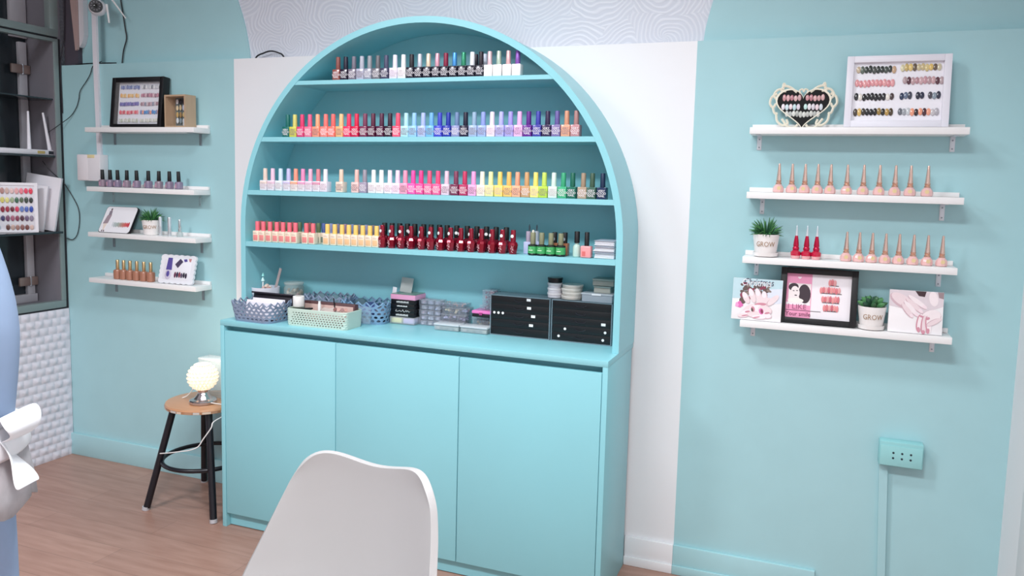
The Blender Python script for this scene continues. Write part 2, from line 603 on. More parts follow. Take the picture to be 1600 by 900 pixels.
# ================================================================== PIXEL-FREE HELPERS FOR ROWS
def U2X(u, v, y):
    """x on the vertical plane at depth y for a measured sight line (used to tabulate bottle spacing)"""
    d = CR * ((u - 829.4) / 1206.55) - CU * ((v - 411.72) / 1206.55) + CF
    t = (y - CAM_POS.y) / d.y
    return CAM_POS.x + d.x * t

# ------------------------------------------------------------------ square polish bottles
bw = 0.0300
mb = MB()
mb.box(-bw / 2, bw / 2, -bw / 2, bw / 2, 0, 0.0378, 0, .0018, 2)
mb.lathe([(.006, .037), (.006, .0395)], 12)
ME_BODY = mb.mesh('body', WHITE)
ME_CAP = MB().lathe([(.0083, 0), (.0085, .001), (.0076, .043), (.0068, .0445)], 16).mesh('cap', WHITE)
ME_TXT = text_mesh('VERY\nGOOD\nNAIL', .0106, WHITE, spacing=0.74, sx=.95)
ME_BAND = MB().box(-bw / 2 - .0002, bw / 2 + .0002, -bw / 2 - .0002, bw / 2 + .0002, .0235, .0355, 0, .0018).mesh('colour_band', WHITE)
TXT_W = mat('#f4f0f4', 0.5)
TXT_D = mat('#8f8088', 0.5)
TXT_S = mat('#c9b9c0', 0.5)

def lum(h):
    c = lin(h)
    return .21 * c[0] + .72 * c[1] + .07 * c[2]

def square_bottle(x, y, z, body, cap, label, group, metal_cap=False, band=None, txt=True, rot=0.0):
    t = thing('nail_polish_bottle', label, 'nail polish', (x, y, z), (0, 0, rot), group)
    inst('body', ME_BODY, t, m=mat(body, 0.22, coat=0.3))
    inst('cap', ME_CAP, t, (0, 0, .0382), m=mat(cap, 0.3 if metal_cap else 0.45, metal=0.35 if metal_cap else 0.0))
    if band:
        inst('colour_band', ME_BAND, t, m=mat(band, 0.2))
    if txt:
        tm = TXT_W if lum(body) < 0.42 else (TXT_D if lum(body) < .75 else TXT_S)
        inst('lettering', ME_TXT, t, (0, -bw / 2 - .0004, .0178), m=tm)
    return t

BY = -0.198
def row(k, items, shelf_name, v):
    n = len(items)
    for i, it in enumerate(items):
        u, body, cap, nm = it[:4]
        kw = it[4] if len(it) > 4 else {}
        x = U2X(u, v, BY - bw / 2)
        square_bottle(x, BY, shz(k, x) + .0004, body, cap,
                      '%s, %s from left on the %s arch shelf' % (nm, ordn(i), shelf_name),
                      'square polish bottles on the %s arch shelf' % shelf_name, **kw)
B = 'square polish bottle'
M_ = dict(metal_cap=True)
row(1, [
    (524.7, '#96564f', '#8a4b45', 'brick brown ' + B), (536.7, '#241a33', '#1a1730', 'black plum ' + B),
    (549.4, '#7d7686', '#75707f', 'mid grey ' + B), (561.9, '#bbbcd0', '#b4b6c4', 'pale silver grey ' + B),
    (574, '#9b9cad', '#96979f', 'lilac grey ' + B), (587, '#76737c', '#6b6a70', 'taupe grey ' + B),
    (600, '#45425f', '#4a4b68', 'slate navy ' + B), (613.7, '#ece3f3', '#e9e2f0', 'lilac white ' + B),
    (627, '#f4f4f4', '#f4f2f4', 'pure white ' + B), (639.8, '#1d1a2c', '#1c1622', 'black capped black ' + B),
    (652.5, '#1d1a2c', '#cfd3e2', 'silver capped black ' + B, M_), (666, '#1d1a2c', '#ecd9c0', 'cream gold capped black ' + B, M_),
    (680, '#1d1a2c', '#e3a9bd', 'pink capped black ' + B, M_), (693.3, '#1d1a2c', '#84193d', 'dark red capped black ' + B),
    (707, '#1d1a2c', '#4f9ade', 'blue capped black ' + B, M_), (721, '#1d1a2c', '#35916e', 'green capped black ' + B, M_),
    (734.7, '#1d1a2c', '#eceef4', 'white capped black ' + B), (748.4, '#1d1a2c', '#231b28', 'dark capped black ' + B),
    (762, '#f7f4f3', '#eac8cf', 'pale pink capped white ' + B, dict(metal_cap=True, txt=False)),
    (776.2, '#f7f4f3', '#bcd0bf', 'sage silver capped white ' + B, dict(metal_cap=True, txt=False)),
    (791.2, '#f7f4f3', '#e6b9bb', 'rose capped white ' + B, dict(metal_cap=True, txt=False)),
    (805.8, '#f7f4f3', '#8d5bb4', 'purple capped white ' + B, dict(metal_cap=True, txt=False)),
], 'top', 121)
for u, c, nm in ((743.5, '#1d1728', 'black'), (757.5, '#c8cede', 'silver')):
    x = U2X(u, 118, -0.155)
    square_bottle(x, -0.155, shz(1, x) + .0004, '#2a2638', c, '%s capped bottle half hidden behind the %s on the top arch shelf' % (nm, 'black front row' if nm == 'black' else 'first white bottle'), 'bottles behind the top arch row', txt=False)
row(2, [
    (446, '#156d66', '#0f6a63', 'dark sea green ' + B), (457, '#d9d65c', '#d6cf72', 'yellow olive ' + B),
    (468.5, '#e4447c', '#e03b70', 'raspberry pink ' + B), (480.5, '#f77f9b', '#f0618c', 'coral pink ' + B),
    (492.7, '#ff9f82', '#ffae86', 'light peach ' + B), (505.4, '#ff8b80', '#fb7a74', 'salmon ' + B),
    (517, '#ff7d6e', '#fb6c68', 'coral orange ' + B), (529.7, '#ffbd83', '#fdc48c', 'apricot ' + B),
    (541.6, '#ee2f63', '#ef3562', 'bright crimson ' + B), (553.8, '#d8184a', '#e01f4c', 'true red ' + B),
    (567, '#7e2d50', '#7c3b58', 'plum wine ' + B), (579.6, '#561a38', '#5c1f3c', 'deep burgundy ' + B),
    (593, '#531d3e', '#54203f', 'dark mulberry ' + B), (606, '#2f142a', '#341a30', 'near black plum ' + B),
    (618.5, '#fa5b7b', '#f8516f', 'hot coral ' + B), (631.4, '#b9e6f2', '#b5e2f0', 'pale ice blue ' + B),
    (644, '#9ed0f4', '#96c8f0', 'baby blue ' + B), (658, '#b6c8f3', '#aebcee', 'soft periwinkle ' + B),
    (671, '#7cc0ee', '#6fb0e6', 'sky blue ' + B), (684, '#3f45c8', '#3c44c0', 'royal blue ' + B),
    (697.3, '#2334a6', '#1f33a0', 'cobalt blue ' + B), (711, '#8d92c0', '#6a84ae', 'slate blue ' + B),
    (724.4, '#171436', '#15132f', 'midnight navy ' + B), (738, '#a7bcdc', '#92aec8', 'grey blue ' + B),
    (752, '#a6bbec', '#8f9fde', 'lavender blue ' + B), (766, '#f3e2ef', '#efdfef', 'milky lilac ' + B),
    (780.3, '#bab9f0', '#b3b2ec', 'light lavender ' + B), (794.8, '#b3a9ec', '#a296e2', 'mid lavender ' + B),
    (809, '#f4bdef', '#eeb2ea', 'pink lilac ' + B), (823.3, '#66228f', '#5c1a85', 'violet purple ' + B),
    (838.2, '#45409f', '#3c3da6', 'indigo ' + B), (853, '#362650', '#302248', 'dark aubergine ' + B),
    (868, '#8272a6', '#65599c', 'dusty purple ' + B), (883, '#e6a88c', '#cf9478', 'caramel beige ' + B),
    (898, '#c08a90', '#a97d7c', 'rosy brown ' + B),
], 'second', 205)
def bnd(c):
    return dict(band=c)
row(3, [
    (410.7, '#f1ebf2', '#e6cfc2', 'beige capped white ' + B, bnd('#f0e0d6')), (422.4, '#f1ebf4', '#eec6dc', 'pink capped white ' + B, bnd('#efcfe2')),
    (434.8, '#eef2f6', '#cfe2f2', 'ice blue capped white ' + B, bnd('#e8f2f6')), (447.2, '#eeeef8', '#c2bfe8', 'lavender capped white ' + B, bnd('#d5cdf0')),
    (458.5, '#f5ece8', '#f79a82', 'orange capped white ' + B, bnd('#ffb58e')), (469.7, '#f2ebf2', '#ee8fbd', 'bright pink capped white ' + B, bnd('#f0a6cc')),
    (481.4, '#f1eaf4', '#eab2cc', 'rose capped white ' + B, bnd('#eecbe2')), (493.6, '#f1eaf2', '#d8848f', 'dusty red capped white ' + B, bnd('#e79ab6')),
    (505, '#f3e6f1', '#f3eaf4', 'milky pink ' + B), (529.7, '#f2dccb', '#eccdb8', 'lone beige ' + B),
    (554, '#f5cdc8', '#f0bdb4', 'pale peach ' + B), (566.5, '#a69bb0', '#9a929f', 'mauve grey ' + B),
    (580.3, '#f1eff1', '#eaeeee', 'chalk white ' + B), (592.5, '#fbf7f7', '#f8f8f6', 'snow white ' + B),
    (605.8, '#fbeef6', '#f5e5f2', 'blush white ' + B), (618, '#fbe4f5', '#f7d6ee', 'pale orchid ' + B),
    (630, '#fba9c8', '#f59ab8', 'baby pink ' + B), (642.4, '#f45fb4', '#f150a8', 'orchid magenta ' + B),
    (654.7, '#f254a2', '#fb3f8f', 'neon pink ' + B), (668, '#f0689f', '#e3587f', 'dark rose ' + B),
    (681.2, '#f8639c', '#fb4f80', 'watermelon pink ' + B), (695, '#ecd3e4', '#e7c6d8', 'pale mauve pink ' + B),
    (709.5, '#7a2f50', '#803a58', 'plum ' + B), (723.2, '#bb3564', '#c4345f', 'cherry ' + B),
    (737, '#f5b3e0', '#f39fd4', 'candy pink ' + B), (750.7, '#fbf0dc', '#f5ecd6', 'ivory ' + B),
    (764, '#f7f2a8', '#eef1aa', 'pastel lemon ' + B), (778.5, '#fbe27c', '#f7d26c', 'warm yellow ' + B),
    (792.6, '#fbcb72', '#f8bd68', 'amber yellow ' + B), (806, '#fdbb95', '#efa485', 'peach orange ' + B),
    (820.6, '#cfa377', '#cfa070', 'camel tan ' + B), (834.5, '#fbe98a', '#fbdf74', 'butter yellow ' + B),
    (848, '#bede50', '#c4dc62', 'lime green ' + B), (863, '#dcebe2', '#d6e9df', 'pale mint ' + B),
    (878, '#43b483', '#35a376', 'emerald green ' + B), (892.5, '#126a56', '#0e6450', 'deep green ' + B),
    (909.3, '#b29c87', '#a08a74', 'khaki taupe ' + B), (923.4, '#406456', '#3d5946', 'forest grey green ' + B),
    (939.7, '#152a50', '#132848', 'dark navy ' + B),
], 'third', 293)

# ------------------------------------------------------------------ fourth arch shelf: beige boxed bottles, front and back rows
cw = 0.0258
ME_CB = MB().box(-cw / 2, cw / 2, -cw / 2, cw / 2, 0, .041, 0, .0018).mesh('body', WHITE)
ME_CC = MB().lathe([(.0085, 0), (.0085, .034), (.0078, .0355)], 14).mesh('cap', WHITE)
ME_CP = MB().box(-cw * .38, cw * .38, -cw / 2 - .0006, -cw / 2 + .001, .0045, .0255, 0, .0002).mesh('front_label', WHITE)
ME_CL = MB().box(-cw * .36, cw * .3, -cw / 2 - .0005, -cw / 2 + .001, .030, .0312).box(-cw * .36, cw * .1, -cw / 2 - .0005, -cw / 2 + .001, .0335, .0343).mesh('printed_lines', WHITE)
def cream_bottle(u, y, v, cap, panel, label, group):
    x = U2X(u, v, y - cw / 2)
    t = thing('cream_polish_bottle', label, 'nail polish', (x, y, shz(4, x) + .0004), (0, 0, 0), group)
    inst('body', ME_CB, t, m=mat('#f2e2cd', 0.35))
    inst('cap', ME_CC, t, (0, 0, .041), m=mat(cap, 0.45))
    inst('front_label', ME_CP, t, m=mat(panel, 0.4))
    inst('printed_lines', ME_CL, t, m=mat('#c9a99c', 0.5))
for i, u in enumerate((399.2, 408.4, 418.7, 429.4, 439.2, 449.2, 458.6)):
    cream_bottle(u, -.198, 380, '#ec6f7f', '#ea8f8c', 'coral capped cream bottle, %s from left on the fourth arch shelf' % ordn(i), 'coral capped cream bottles in front')
for i, u in enumerate((475.6, 486.2)):
    cream_bottle(u, -.198, 384, '#e86f7a', '#e88d88', 'coral capped cream bottle, %s of the detached pair beside the yellow caps' % ('left' if i == 0 else 'right'), 'coral capped cream bottles in front')
for i, u in enumerate((508.6, 520, 531.3, 542, 552.8, 563.8, 575, 585.6)):
    cream_bottle(u, -.198, 388, '#f2cb70', '#eec193', 'yellow capped cream bottle, %s from left of the yellow capped row' % ordn(i), 'yellow capped cream bottles')
bk = [('#8a4a44', 'brown'), ('#6c6a4c', 'olive'), ('#5c6a50', 'olive'), ('#7d5048', 'brown'), ('#55684e', 'olive'), ('#7a4a48', 'brown'), ('#5e7358', 'moss green'), ('#2c5a3c', 'dark green')]
for i, (c, nm) in enumerate(bk):
    u = 404.6 + i * 10.1
    cream_bottle(u, -.155, 378, c, '#9aa08c', '%s capped cream bottle behind the coral caps, %s from left of the back row' % (nm, ordn(i)), 'cream bottles in the back row')
for i, (u, c, nm) in enumerate(((481.5, '#7a4a48', 'brown'), (494.5, '#5e7350', 'moss green'), (503.0, '#4c5f9a', 'blue'))):
    cream_bottle(u, -.155 if i != 1 else -.165, 380, c, '#7d8a7c', ['brown capped cream bottle behind the detached coral pair', 'moss green capped cream bottle right of the detached coral pair', 'blue capped cream bottle just before the first yellow cap'][i], 'cream bottles in the back row')
for i in range(8):
    u = 514.3 + i * 11.05
    c = ['#7f88b4', '#6f7090', '#8d7290', '#7580a6', '#75707f', '#8585ac', '#6f6a78', '#6d7bb4'][i]
    cream_bottle(u, -.155, 384, c, '#9aa08c', 'grey blue capped cream bottle behind the yellow caps, %s from left' % ordn(i), 'cream bottles in the back row')

# ------------------------------------------------------------------ red faceted bottles
ME_RB = MB().lathe([(.0125, 0), (.0128, .002), (.0178, .030), (.0150, .0375), (.0095, .042), (.009, .044)], 8).mesh('body', WHITE, angle=20)
ME_RC = MB().lathe([(.0092, 0), (.0095, .001), (.0085, .036), (.0078, .0372)], 14).mesh('cap', WHITE)
ME_DOT = MB().lathe([(.0056, -.0006), (.0056, .0009)], 14, axis='y').mesh('white_dot', WHITE)
mb = MB()
mb.tube(smooth_path([(-.005, 0, .03), (-.002, 0, .024), (-.006, 0, .018), (.001, 0, .016), (-.003, 0, .009), (.002, 0, .006)], 4), .0007, 5)
mb.tube(smooth_path([(.004, 0, .03), (.001, 0, .022), (.004, 0, .012)], 4), .0006, 5)
ME_SC = mb.mesh('script_print', WHITE)
RED = mat('#90102c', 0.14, metal=0.4, coat=0.5)
DKRED = mat('#6b1026', 0.15, metal=0.3, coat=0.4)
DOTM = mat('#f2f0f0', 0.5)
def red_bottle(u, y, v, cap, dot, label, group):
    x = U2X(u, v, y)
    t = thing('faceted_polish_bottle', label, 'nail polish', (x, y, shz(4, x) + .0004), (0, 0, random.uniform(-.35, .35)), group)
    inst('body', ME_RB, t, m=RED if cap is RED else DKRED, rot=(0, 0, pi / 8))
    c_ = inst('cap', ME_RC, t, (0, 0, .0436), m=cap)
    if cap is not RED:
        c_.scale = (1.08, 1.08, 1.14)
    if dot:
        inst('white_dot', ME_DOT, t, (sin(dot * .75) * .0090, -cos(dot * .75) * .0090, .0600), m=DOTM, rot=(0, 0, dot * .75))
    if cap is RED:
        inst('script_print', ME_SC, t, (0, -.0157, 0), m=mat('#e9c0c6', 0.4))
dots = [-.3, -.2, -.3, -.5, -1, -.15, -.3, -.6, -.8, -1, -1, -.5, -.1, -.4]
for i, u in enumerate((597.5, 612, 627, 642.3, 658.4, 673, 688.2, 704, 720, 736, 752.2, 768.8, 785, 801.7)):
    red_bottle(u, -.196, 385, RED, dots[i], 'red faceted bottle with red cap, %s from left in the front red row' % ordn(i), 'red faceted bottles in front')
for i, u in enumerate((601, 612.5, 624.5, 636.5, 648, 662, 673.5, 686.5, 698.5, 713.5, 730, 745, 760, 775, 791)):
    red_bottle(u, -.145, 378, BLACK, 0 if i % 3 else .5, 'black capped red bottle, %s from left in the row behind the red bottles' % ordn(i), 'black capped red bottles behind')

# right part of the fourth shelf
def at4(u, v, y):
    x = U2X(u, v, y)
    return (x, y, shz(4, x) + .0004)
for u, nm, cap in ((825.5, 'left', '#a79bb0'), (838, 'right', '#b9c3cf')):
    y = -.16 if nm == 'left' else -.13
    t = thing('slim_polish_bottle', 'pale lilac square bottle behind the green bottles, %s one' % nm, 'nail polish', at4(u, 385, y), group='pale lilac bottles')
    inst('body', ME_CB, t, m=mat('#b9bfe0', 0.2))
    inst('cap', ME_CC, t, (0, 0, .041), m=mat(cap, 0.4))
for u, nm in ((826.8, 'left'), (838.3, 'right')):
    t = thing('dotting_brush', 'thin grey brush standing upright behind the lilac bottles, %s of two' % nm, 'brush', at4(u, 380, -.1), group='thin brushes')
    MB().tube([(0, 0, 0), (0, 0, .072)], .0022, 8).build('handle', mat('#6f8790', 0.4), t)
    MB().tube([(0, 0, .072), (0, 0, .09), (0, 0, .097)], [.0026, .003, .001], 8).build('bristles', mat('#4a5560', 0.6), t)
ME_GB = MB().lathe([(.0125, 0), (.0165, .002), (.0168, .0045), (.0158, .006), (.0158, .030), (.0166, .0315), (.016, .034), (.008, .037)], 20).mesh('body', WHITE)
ME_GL = MB().lathe([(.0163, .0065), (.0163, .0298)], 24).mesh('label_band', WHITE)
ME_GC = MB().lathe([(.0085, 0), (.0088, .001), (.0086, .037), (.0078, .0385)], 14).mesh('cap', WHITE)
for i, u in enumerate((832.3, 846, 860.5, 875.8)):
    t = thing('round_polish_bottle', 'green labelled bottle with olive cap, %s of the four green ones' % ordn(i), 'nail polish', at4(u, 395, -.196), group='green labelled bottles')
    inst('body', ME_GB, t, m=mat('#13201d', 0.25))
    inst('label_band', ME_GL, t, m=mat('#43a862', 0.4))
    inst('cap', ME_GC, t, (0, 0, .037), m=mat('#84876a', 0.5))
    MB().box(-.008, .006, -.0172, -.0158, .0155, .0185).box(-.006, .001, -.0169, -.0158, .023, .0242).build('printed_lines', mat('#c6f0c8', 0.5), t)
    if i == 0:
        MB().lathe([(.0045, 0), (.0042, .006), (.002, .008)], 10).build('cap_tip', mat('#dcd8cc', 0.4), t, (0, 0, .0755))
for i, u in enumerate((866.5, 882.5)):
    t = thing('amber_polish_bottle', 'black capped amber brown bottle behind the green bottles, %s' % ('left' if i == 0 else 'right'), 'nail polish', at4(u, 385, -.155), group='amber bottles behind the green ones')
    inst('body', ME_CB, t, m=mat('#b3704f', 0.25))
    inst('cap', ME_CC, t, (0, 0, .041), m=BLACK)
    inst('white_dot', ME_DOT, t, (-.002, -.0086, .054), m=mat('#8f9aa0', 0.5))
t = thing('milky_polish_bottle', 'milky green round bottle with black cap right of the green bottles', 'nail polish', at4(901, 395, -.185))
MB().lathe([(.011, 0), (.0128, .002), (.0132, .012), (.0125, .034), (.009, .040), (.0055, .042), (.0055, .0465)], 18).build('body', mat('#bcd6cc', 0.15, coat=.5), t)
MB().lathe([(.0088, 0), (.0088, .036), (.008, .0375)], 14).build('cap', BLACK, t, (0, 0, .046))
t = thing('pink_polish_bottle', 'pink square bottle with black cap beside the white stack', 'nail polish', at4(916.3, 398, -.196))
MB().box(-.0175, .0175, -.014, .014, 0, .0385, 0, .004, 3).build('body', mat('#f2a0a2', 0.2, coat=.4), t)
MB().lathe([(.0078, 0), (.0078, .0435), (.007, .0448)], 14).build('cap', BLACK, t, (0, 0, .0382))
MB().box(-.011, 0, -.0146, -.0138, .006, .021).build('front_label', mat('#d9706e', 0.4), t)
zz = shz(4, 1.15) + .001
rr = random.Random(5)
for i in range(3):
    h = .018
    t = thing('foil_packet_bundle', '%s bundle of white wrap sheets in the stack at the right end' % ['bottom', 'middle', 'top'][i], 'packet', (1.148, -.165, zz + i * (h + .0012)), (0, 0, 0), 'white wrap bundles')
    mb = MB()
    for q in range(5):
        o1 = rr.uniform(-.003, .003)
        mb.box(-.036 + o1 + .003 * (i == 2), .031, -.042 + o1, .045, q * h / 5, (q + 1) * h / 5 - .0006, 0, .0009, 1)
    mb.build('sheets', mat('#e9ebf2', 0.4), t)
    MB().box(-.036, .031, -.0455, .0455, h * .96, h + .0008, 0, .0003, 1).build('cover_sheet', mat('#aab4c2', 0.4), t)

# ================================================================== COUNTER ITEMS
ZC = 0.8006
def basket(name, label, loc, rotz, w, d, h, m, flare=1.12, cols=(8, 4), rows=4, zig=0.0, zign=9, hole=.36, corner=.25, solid_ends=False, group=None, slant=0.0):
    t = thing(name, label, 'basket', loc, (0, 0, rotz), group)
    # rounded-rectangle perimeter
    rc_ = corner * min(w, d)
    pts = []
    for (cx, cy, a0) in ((w / 2 - rc_, d / 2 - rc_, 0), (-w / 2 + rc_, d / 2 - rc_, pi / 2), (-w / 2 + rc_, -d / 2 + rc_, pi), (w / 2 - rc_, -d / 2 + rc_, 3 * pi / 2)):
        for k in range(7):
            a = a0 + pi / 2 * k / 6
            pts.append(Vector((cx + rc_ * cos(a), cy + rc_ * sin(a), 0)))
    pts.append(pts[0].copy())
    L = [0]
    for a, b in zip(pts, pts[1:]):
        L.append(L[-1] + (b - a).length)
    tot = L[-1]
    def per(s):
        s = (s % 1.0) * tot
        for i in range(len(pts) - 1):
            if s <= L[i + 1] + 1e-9:
                f = (s - L[i]) / max(1e-9, L[i + 1] - L[i])
                return pts[i].lerp(pts[i + 1], f)
        return pts[-1]
    nc = cols
    bm = bmesh.new()
    def P(s, v):
        p = per(s + slant * v / nc)
        fl = 1 + (flare - 1) * v
        z = h * v
        if zig and v > .0:
            tz = abs(((s * zign) % 1.0) - .5) * 2
            z += zig * (tz - .5) * max(0, (v - .55) / .45)
        return Vector((p.x * fl, p.y * fl, z + .001))
    for i in range(nc):
        for j in range(rows):
            s0, s1, v0, v1 = i / nc, (i + 1) / nc, .06 + .94 * j / rows, .06 + .94 * (j + 1) / rows
            off = .5 / nc if j % 2 else 0
            s0 += off; s1 += off
            sm, vm = (s0 + s1) / 2, (v0 + v1) / 2
            out = [P(s0, v0), P(sm, v0), P(s1, v0), P(s1, vm), P(s1, v1), P(sm, v1), P(s0, v1), P(s0, vm)]
            pc = per(sm)
            solid = (solid_ends and abs(pc.x) > w / 2 - rc_ * .9) or (j == rows - 1 and zig == 0) 
            if solid:
                bm.faces.new([bm.verts.new(p) for p in out])
                continue
            hs = hole
            inn = [P(sm + (s1 - s0) * hs * cos(a), vm + (v1 - v0) * hs * sin(a)) for a in [pi * 1.25 + k * pi / 4 for k in range(8)]]
            VO = [bm.verts.new(p) for p in out]
            VI = [bm.verts.new(p) for p in inn]
            for k in range(8):
                q = (k + 1) % 8
                bm.faces.new((VO[k], VO[q], VI[q], VI[k]))
    # bottom band and floor
    n = 48
    lo = [bm.verts.new(P(k / n, 0)) for k in range(n)]
    hi = [bm.verts.new(P(k / n, .06)) for k in range(n)]
    for k in range(n):
        q = (k + 1) % n
        bm.faces.new((lo[k], lo[q], hi[q], hi[k]))
    bm.faces.new(lo)
    bmesh.ops.remove_doubles(bm, verts=bm.verts, dist=.0002)
    bmesh.ops.recalc_face_normals(bm, faces=bm.faces)
    me = bpy.data.meshes.new('basket_body')
    bm.to_mesh(me); bm.free()
    me.materials.append(m)
    o = bpy.data.objects.new('basket_body', me)
    COL.objects.link(o)
    o.parent = t
    md = o.modifiers.new('thick', 'SOLIDIFY'); md.thickness = .0022; md.offset = 1
    # rim
    ns = zign * 2 if zig else 40
    rim = [P((k + .0) / ns, 1.0) for k in range(ns)]
    MB().tube(rim, .0022, 6, close=True).build('rim', m, t)
    return t

GREYBLUE = mat('#8795ad', 0.5)
BLUEB = mat('#7d9fbe', 0.5)
MINT = mat('#c4d8cc', 0.5)
basket('lace_basket', 'grey blue zigzag lace basket at the left end of the counter', (-.152, -.268, ZC), radians(-4), .168, .118, .068, GREYBLUE, 1.16, 26, 5, .014, 20, .34, .22)
basket('woven_basket', 'mint green rectangular lattice basket at the front of the counter', (.115, -.251, ZC), radians(1), .246, .108, .060, MINT, 1.02, 58, 7, 0, 9, .33, .12, True, slant=1.5)
basket('lace_basket', 'blue zigzag lace basket behind the mint basket beside the black palettes', (.205, -.095, ZC), radians(6), .165, .12, .074, BLUEB, 1.12, 24, 5, .014, 18, .33, .22)
basket('lace_basket', 'grey blue zigzag lace basket with clear lid standing against the back panel', (.02, -.083, ZC), radians(3), .165, .1, .080, GREYBLUE, 1.10, 24, 5, .014, 18, .34, .22)

# things in and around the left basket
t = thing('black_tray', 'dark tray standing tilted inside the left lace basket', 'tray', (-.147, -.216, ZC + .006), (radians(-10), 0, radians(0)))
MB().box(-.094, .094, -.004, .004, .0, .089, 0, .002).build('panel', mat('#2a2430', 0.4), t)
MB().box(-.094, .094, -.018, -.004, .083, .089, 0, .001).build('rim', mat('#2a2430', 0.4), t)
t = thing('paper_stack', 'stack of white tissues upright in the left lace basket', 'tissues', (-.145, -.262, ZC + .004), (radians(-6), 0, 0))
mb = MB()
for q in range(8):
    mb.box(-.07 + rr.uniform(-.006, .004), .068 + rr.uniform(-.004, .006), -.022 + q * .0055, -.018 + q * .0055, 0, .072 + rr.uniform(-.004, .006) - (7 - q) * .0012, 0, .001, 1)
mb.build('sheets', mat('#f2ecf4', 0.7), t)
t = thing('tape_roll', 'white tape roll at the corner of the left lace basket', 'tape', (.0065, -.258, ZC + .063))
MB().lathe([(.020, 0), (.0205, .001), (.0205, .037), (.020, .038)], 24).build('tape', mat('#f2eeec', 0.6), t)
MB().lathe([(.011, .0381), (.011, .0386)], 16).build('core', mat('#cfc4ba', 0.7), t)
t = thing('tool_bowl', 'white round bowl of nail tools behind the left lace basket', 'bowl', (-.236, -.145, ZC + .062), (0, 0, 0))
MB().lathe([(.030, 0), (.046, .003), (.053, .02), (.0545, .044), (.0525, .044), (.050, .02), (.03, .008)], 28).build('bowl', mat('#eceaf4', 0.35), t)
t0 = thing('storage_box', 'grey plastic box carrying the white tool bowl and bead jar', 'box', (-.19, -.10, ZC))
MB().box(-.075, .075, -.07, .07, 0, .0605, 0, .003).build('body', mat('#a9b0bd', 0.5), t0)
MB().box(-.077, .077, -.072, .072, .050, .0608, 0, .002).build('lid', mat('#c3c8d2', 0.4), t0)
t = thing('cuticle_stick', 'white pick with two pale green arrow beads standing in the tool bowl', 'nail tool', (-.246, -.15, ZC + .072))
MB().tube([(0, 0, 0), (.003, 0, .055)], .0028, 8).build('stick', mat('#eef4f4', 0.4), t)
MB().lathe([(.001, 0), (.0075, .006), (.006, .010), (.001, .021)], 12).build('bead', mat('#c8f0ee', 0.3), t, (.0025, 0, .051))
MB().lathe([(.001, 0), (.006, .003), (.001, .016)], 12).build('bead', mat('#8fd8d4', 0.3), t, (.0035, 0, .073))
t = thing('nail_file', 'pale brown nail file leaning in the tool bowl', 'nail file', (-.203, -.135, ZC + .074), (0, radians(17), 0))
MB().box(-.006, .006, -.0015, .0015, 0, .112, 0, .0014).build('blade', mat('#a99c9c', 0.8), t)
for i in range(5):
    o = MB().sphere((0, 0, 0), .009, 0, (1, .9, .8), 10, 6).build('cotton_pellet', mat(['#c9a7a2', '#d9c0b2', '#b78e86', '#cbb6ac', '#e0d0c4'][i], 0.8), None, (-.232 + (i % 3) * .012, -.16 + (i // 3) * .02, ZC + .103 + (i % 2) * .007))
    tag(o, 'small dusty pink pellet heaped in the white tool bowl', 'pellet', 'pellets in the tool bowl')
t = thing('bead_jar', 'clear round jar of nail decorations behind the tool bowl', 'jar', (-.155, -.075, ZC + .0612))
MB().lathe([(.038, 0), (.0395, .002), (.0395, .042), (.036, .044), (.036, .052)], 24).build('glass', clear('#cfd8d4', .35, .05), t)
MB().lathe([(.0375, .0525), (.0385, .054), (.0385, .060), (.037, .061)], 24).build('lid', clear('#dfe6e2', .5, .2), t)
mb = MB()
for i in range(46):
    a, r = rr.uniform(0, 6.28), .033 * sqrt(rr.random())
    mb.sphere((r * cos(a), r * sin(a), .006 + rr.random() * .026), .006, i % 4, (1, .7, 1), 8, 5)
o = mb.build('decorations', [mat('#b8a488', .5), mat('#d8cfc0', .4), mat('#8a8474', .5), mat('#caa0a0', .5)], t)
o['kind'] = 'stuff'
# contents of the mint basket
t = thing('eyeshadow_box', 'long dark brown box with pale front in the mint basket', 'box', (.13, -.215, ZC + .004), (radians(-4), 0, 0))
MB().box(-.125, .095, -.012, .012, .0, .076, 0, .002).build('body', mat('#5b3b3e', 0.5), t)
MB().box(-.122, .088, -.0128, -.011, .004, .066, 0, .0004).build('front_panel', mat('#c9a9a2', 0.5), t)
t = thing('hair_clip', 'black clip lying at the left of the mint basket', 'clip', (.045, -.275, ZC + .056), (0, radians(-6), 0))
MB().box(-.040, .035, -.006, .006, 0, .006, 0, .0025).build('upper_jaw', BLACK, t)
MB().box(-.045, .028, -.005, .005, -.007, -.001, 0, .002).build('lower_jaw', BLACK, t)
t = thing('white_tube', 'small white tube standing in the mint basket', 'tube', (.085, -.24, ZC + .004))
MB().lathe([(.006, 0), (.006, .07), (.0045, .074), (.0045, .082)], 12).build('tube', WHITE_PL, t)
t = thing('plastic_bag', 'crumpled clear bag of nail tips in the mint basket', 'bag', (.15, -.268, ZC + .03))
mb = MB(); mb.sphere((0, 0, 0), .05, 0, (1.25, .45, .8), 16, 9)
for v in mb.bm.verts:
    v.co += Vector((rr.uniform(-.005, .005), rr.uniform(-.003, .003), rr.uniform(-.005, .005)))
mb.build('bag', clear('#dfd2cc', .55, .25), t)
for i in range(4):
    o = MB().lathe([(.0065, 0), (.007, .001), (.007, .004)], 12).build('gem_disc', mat('#7d4b47' if i % 2 == 0 else '#b98a80', 0.4), None, (.185 + i * .013, -.285 + i * .002, ZC + .068), )
    o.rotation_euler = (radians(60), 0, radians(15 * i))
    tag(o, 'small brown disc at the right end of the mint basket, %s from left' % ordn(i), 'disc', 'brown discs in the mint basket')
t = thing('clear_pouch', 'folded clear pouch behind the right end of the mint basket', 'pouch', (.225, -.17, ZC + .002), (radians(-12), 0, radians(8)))
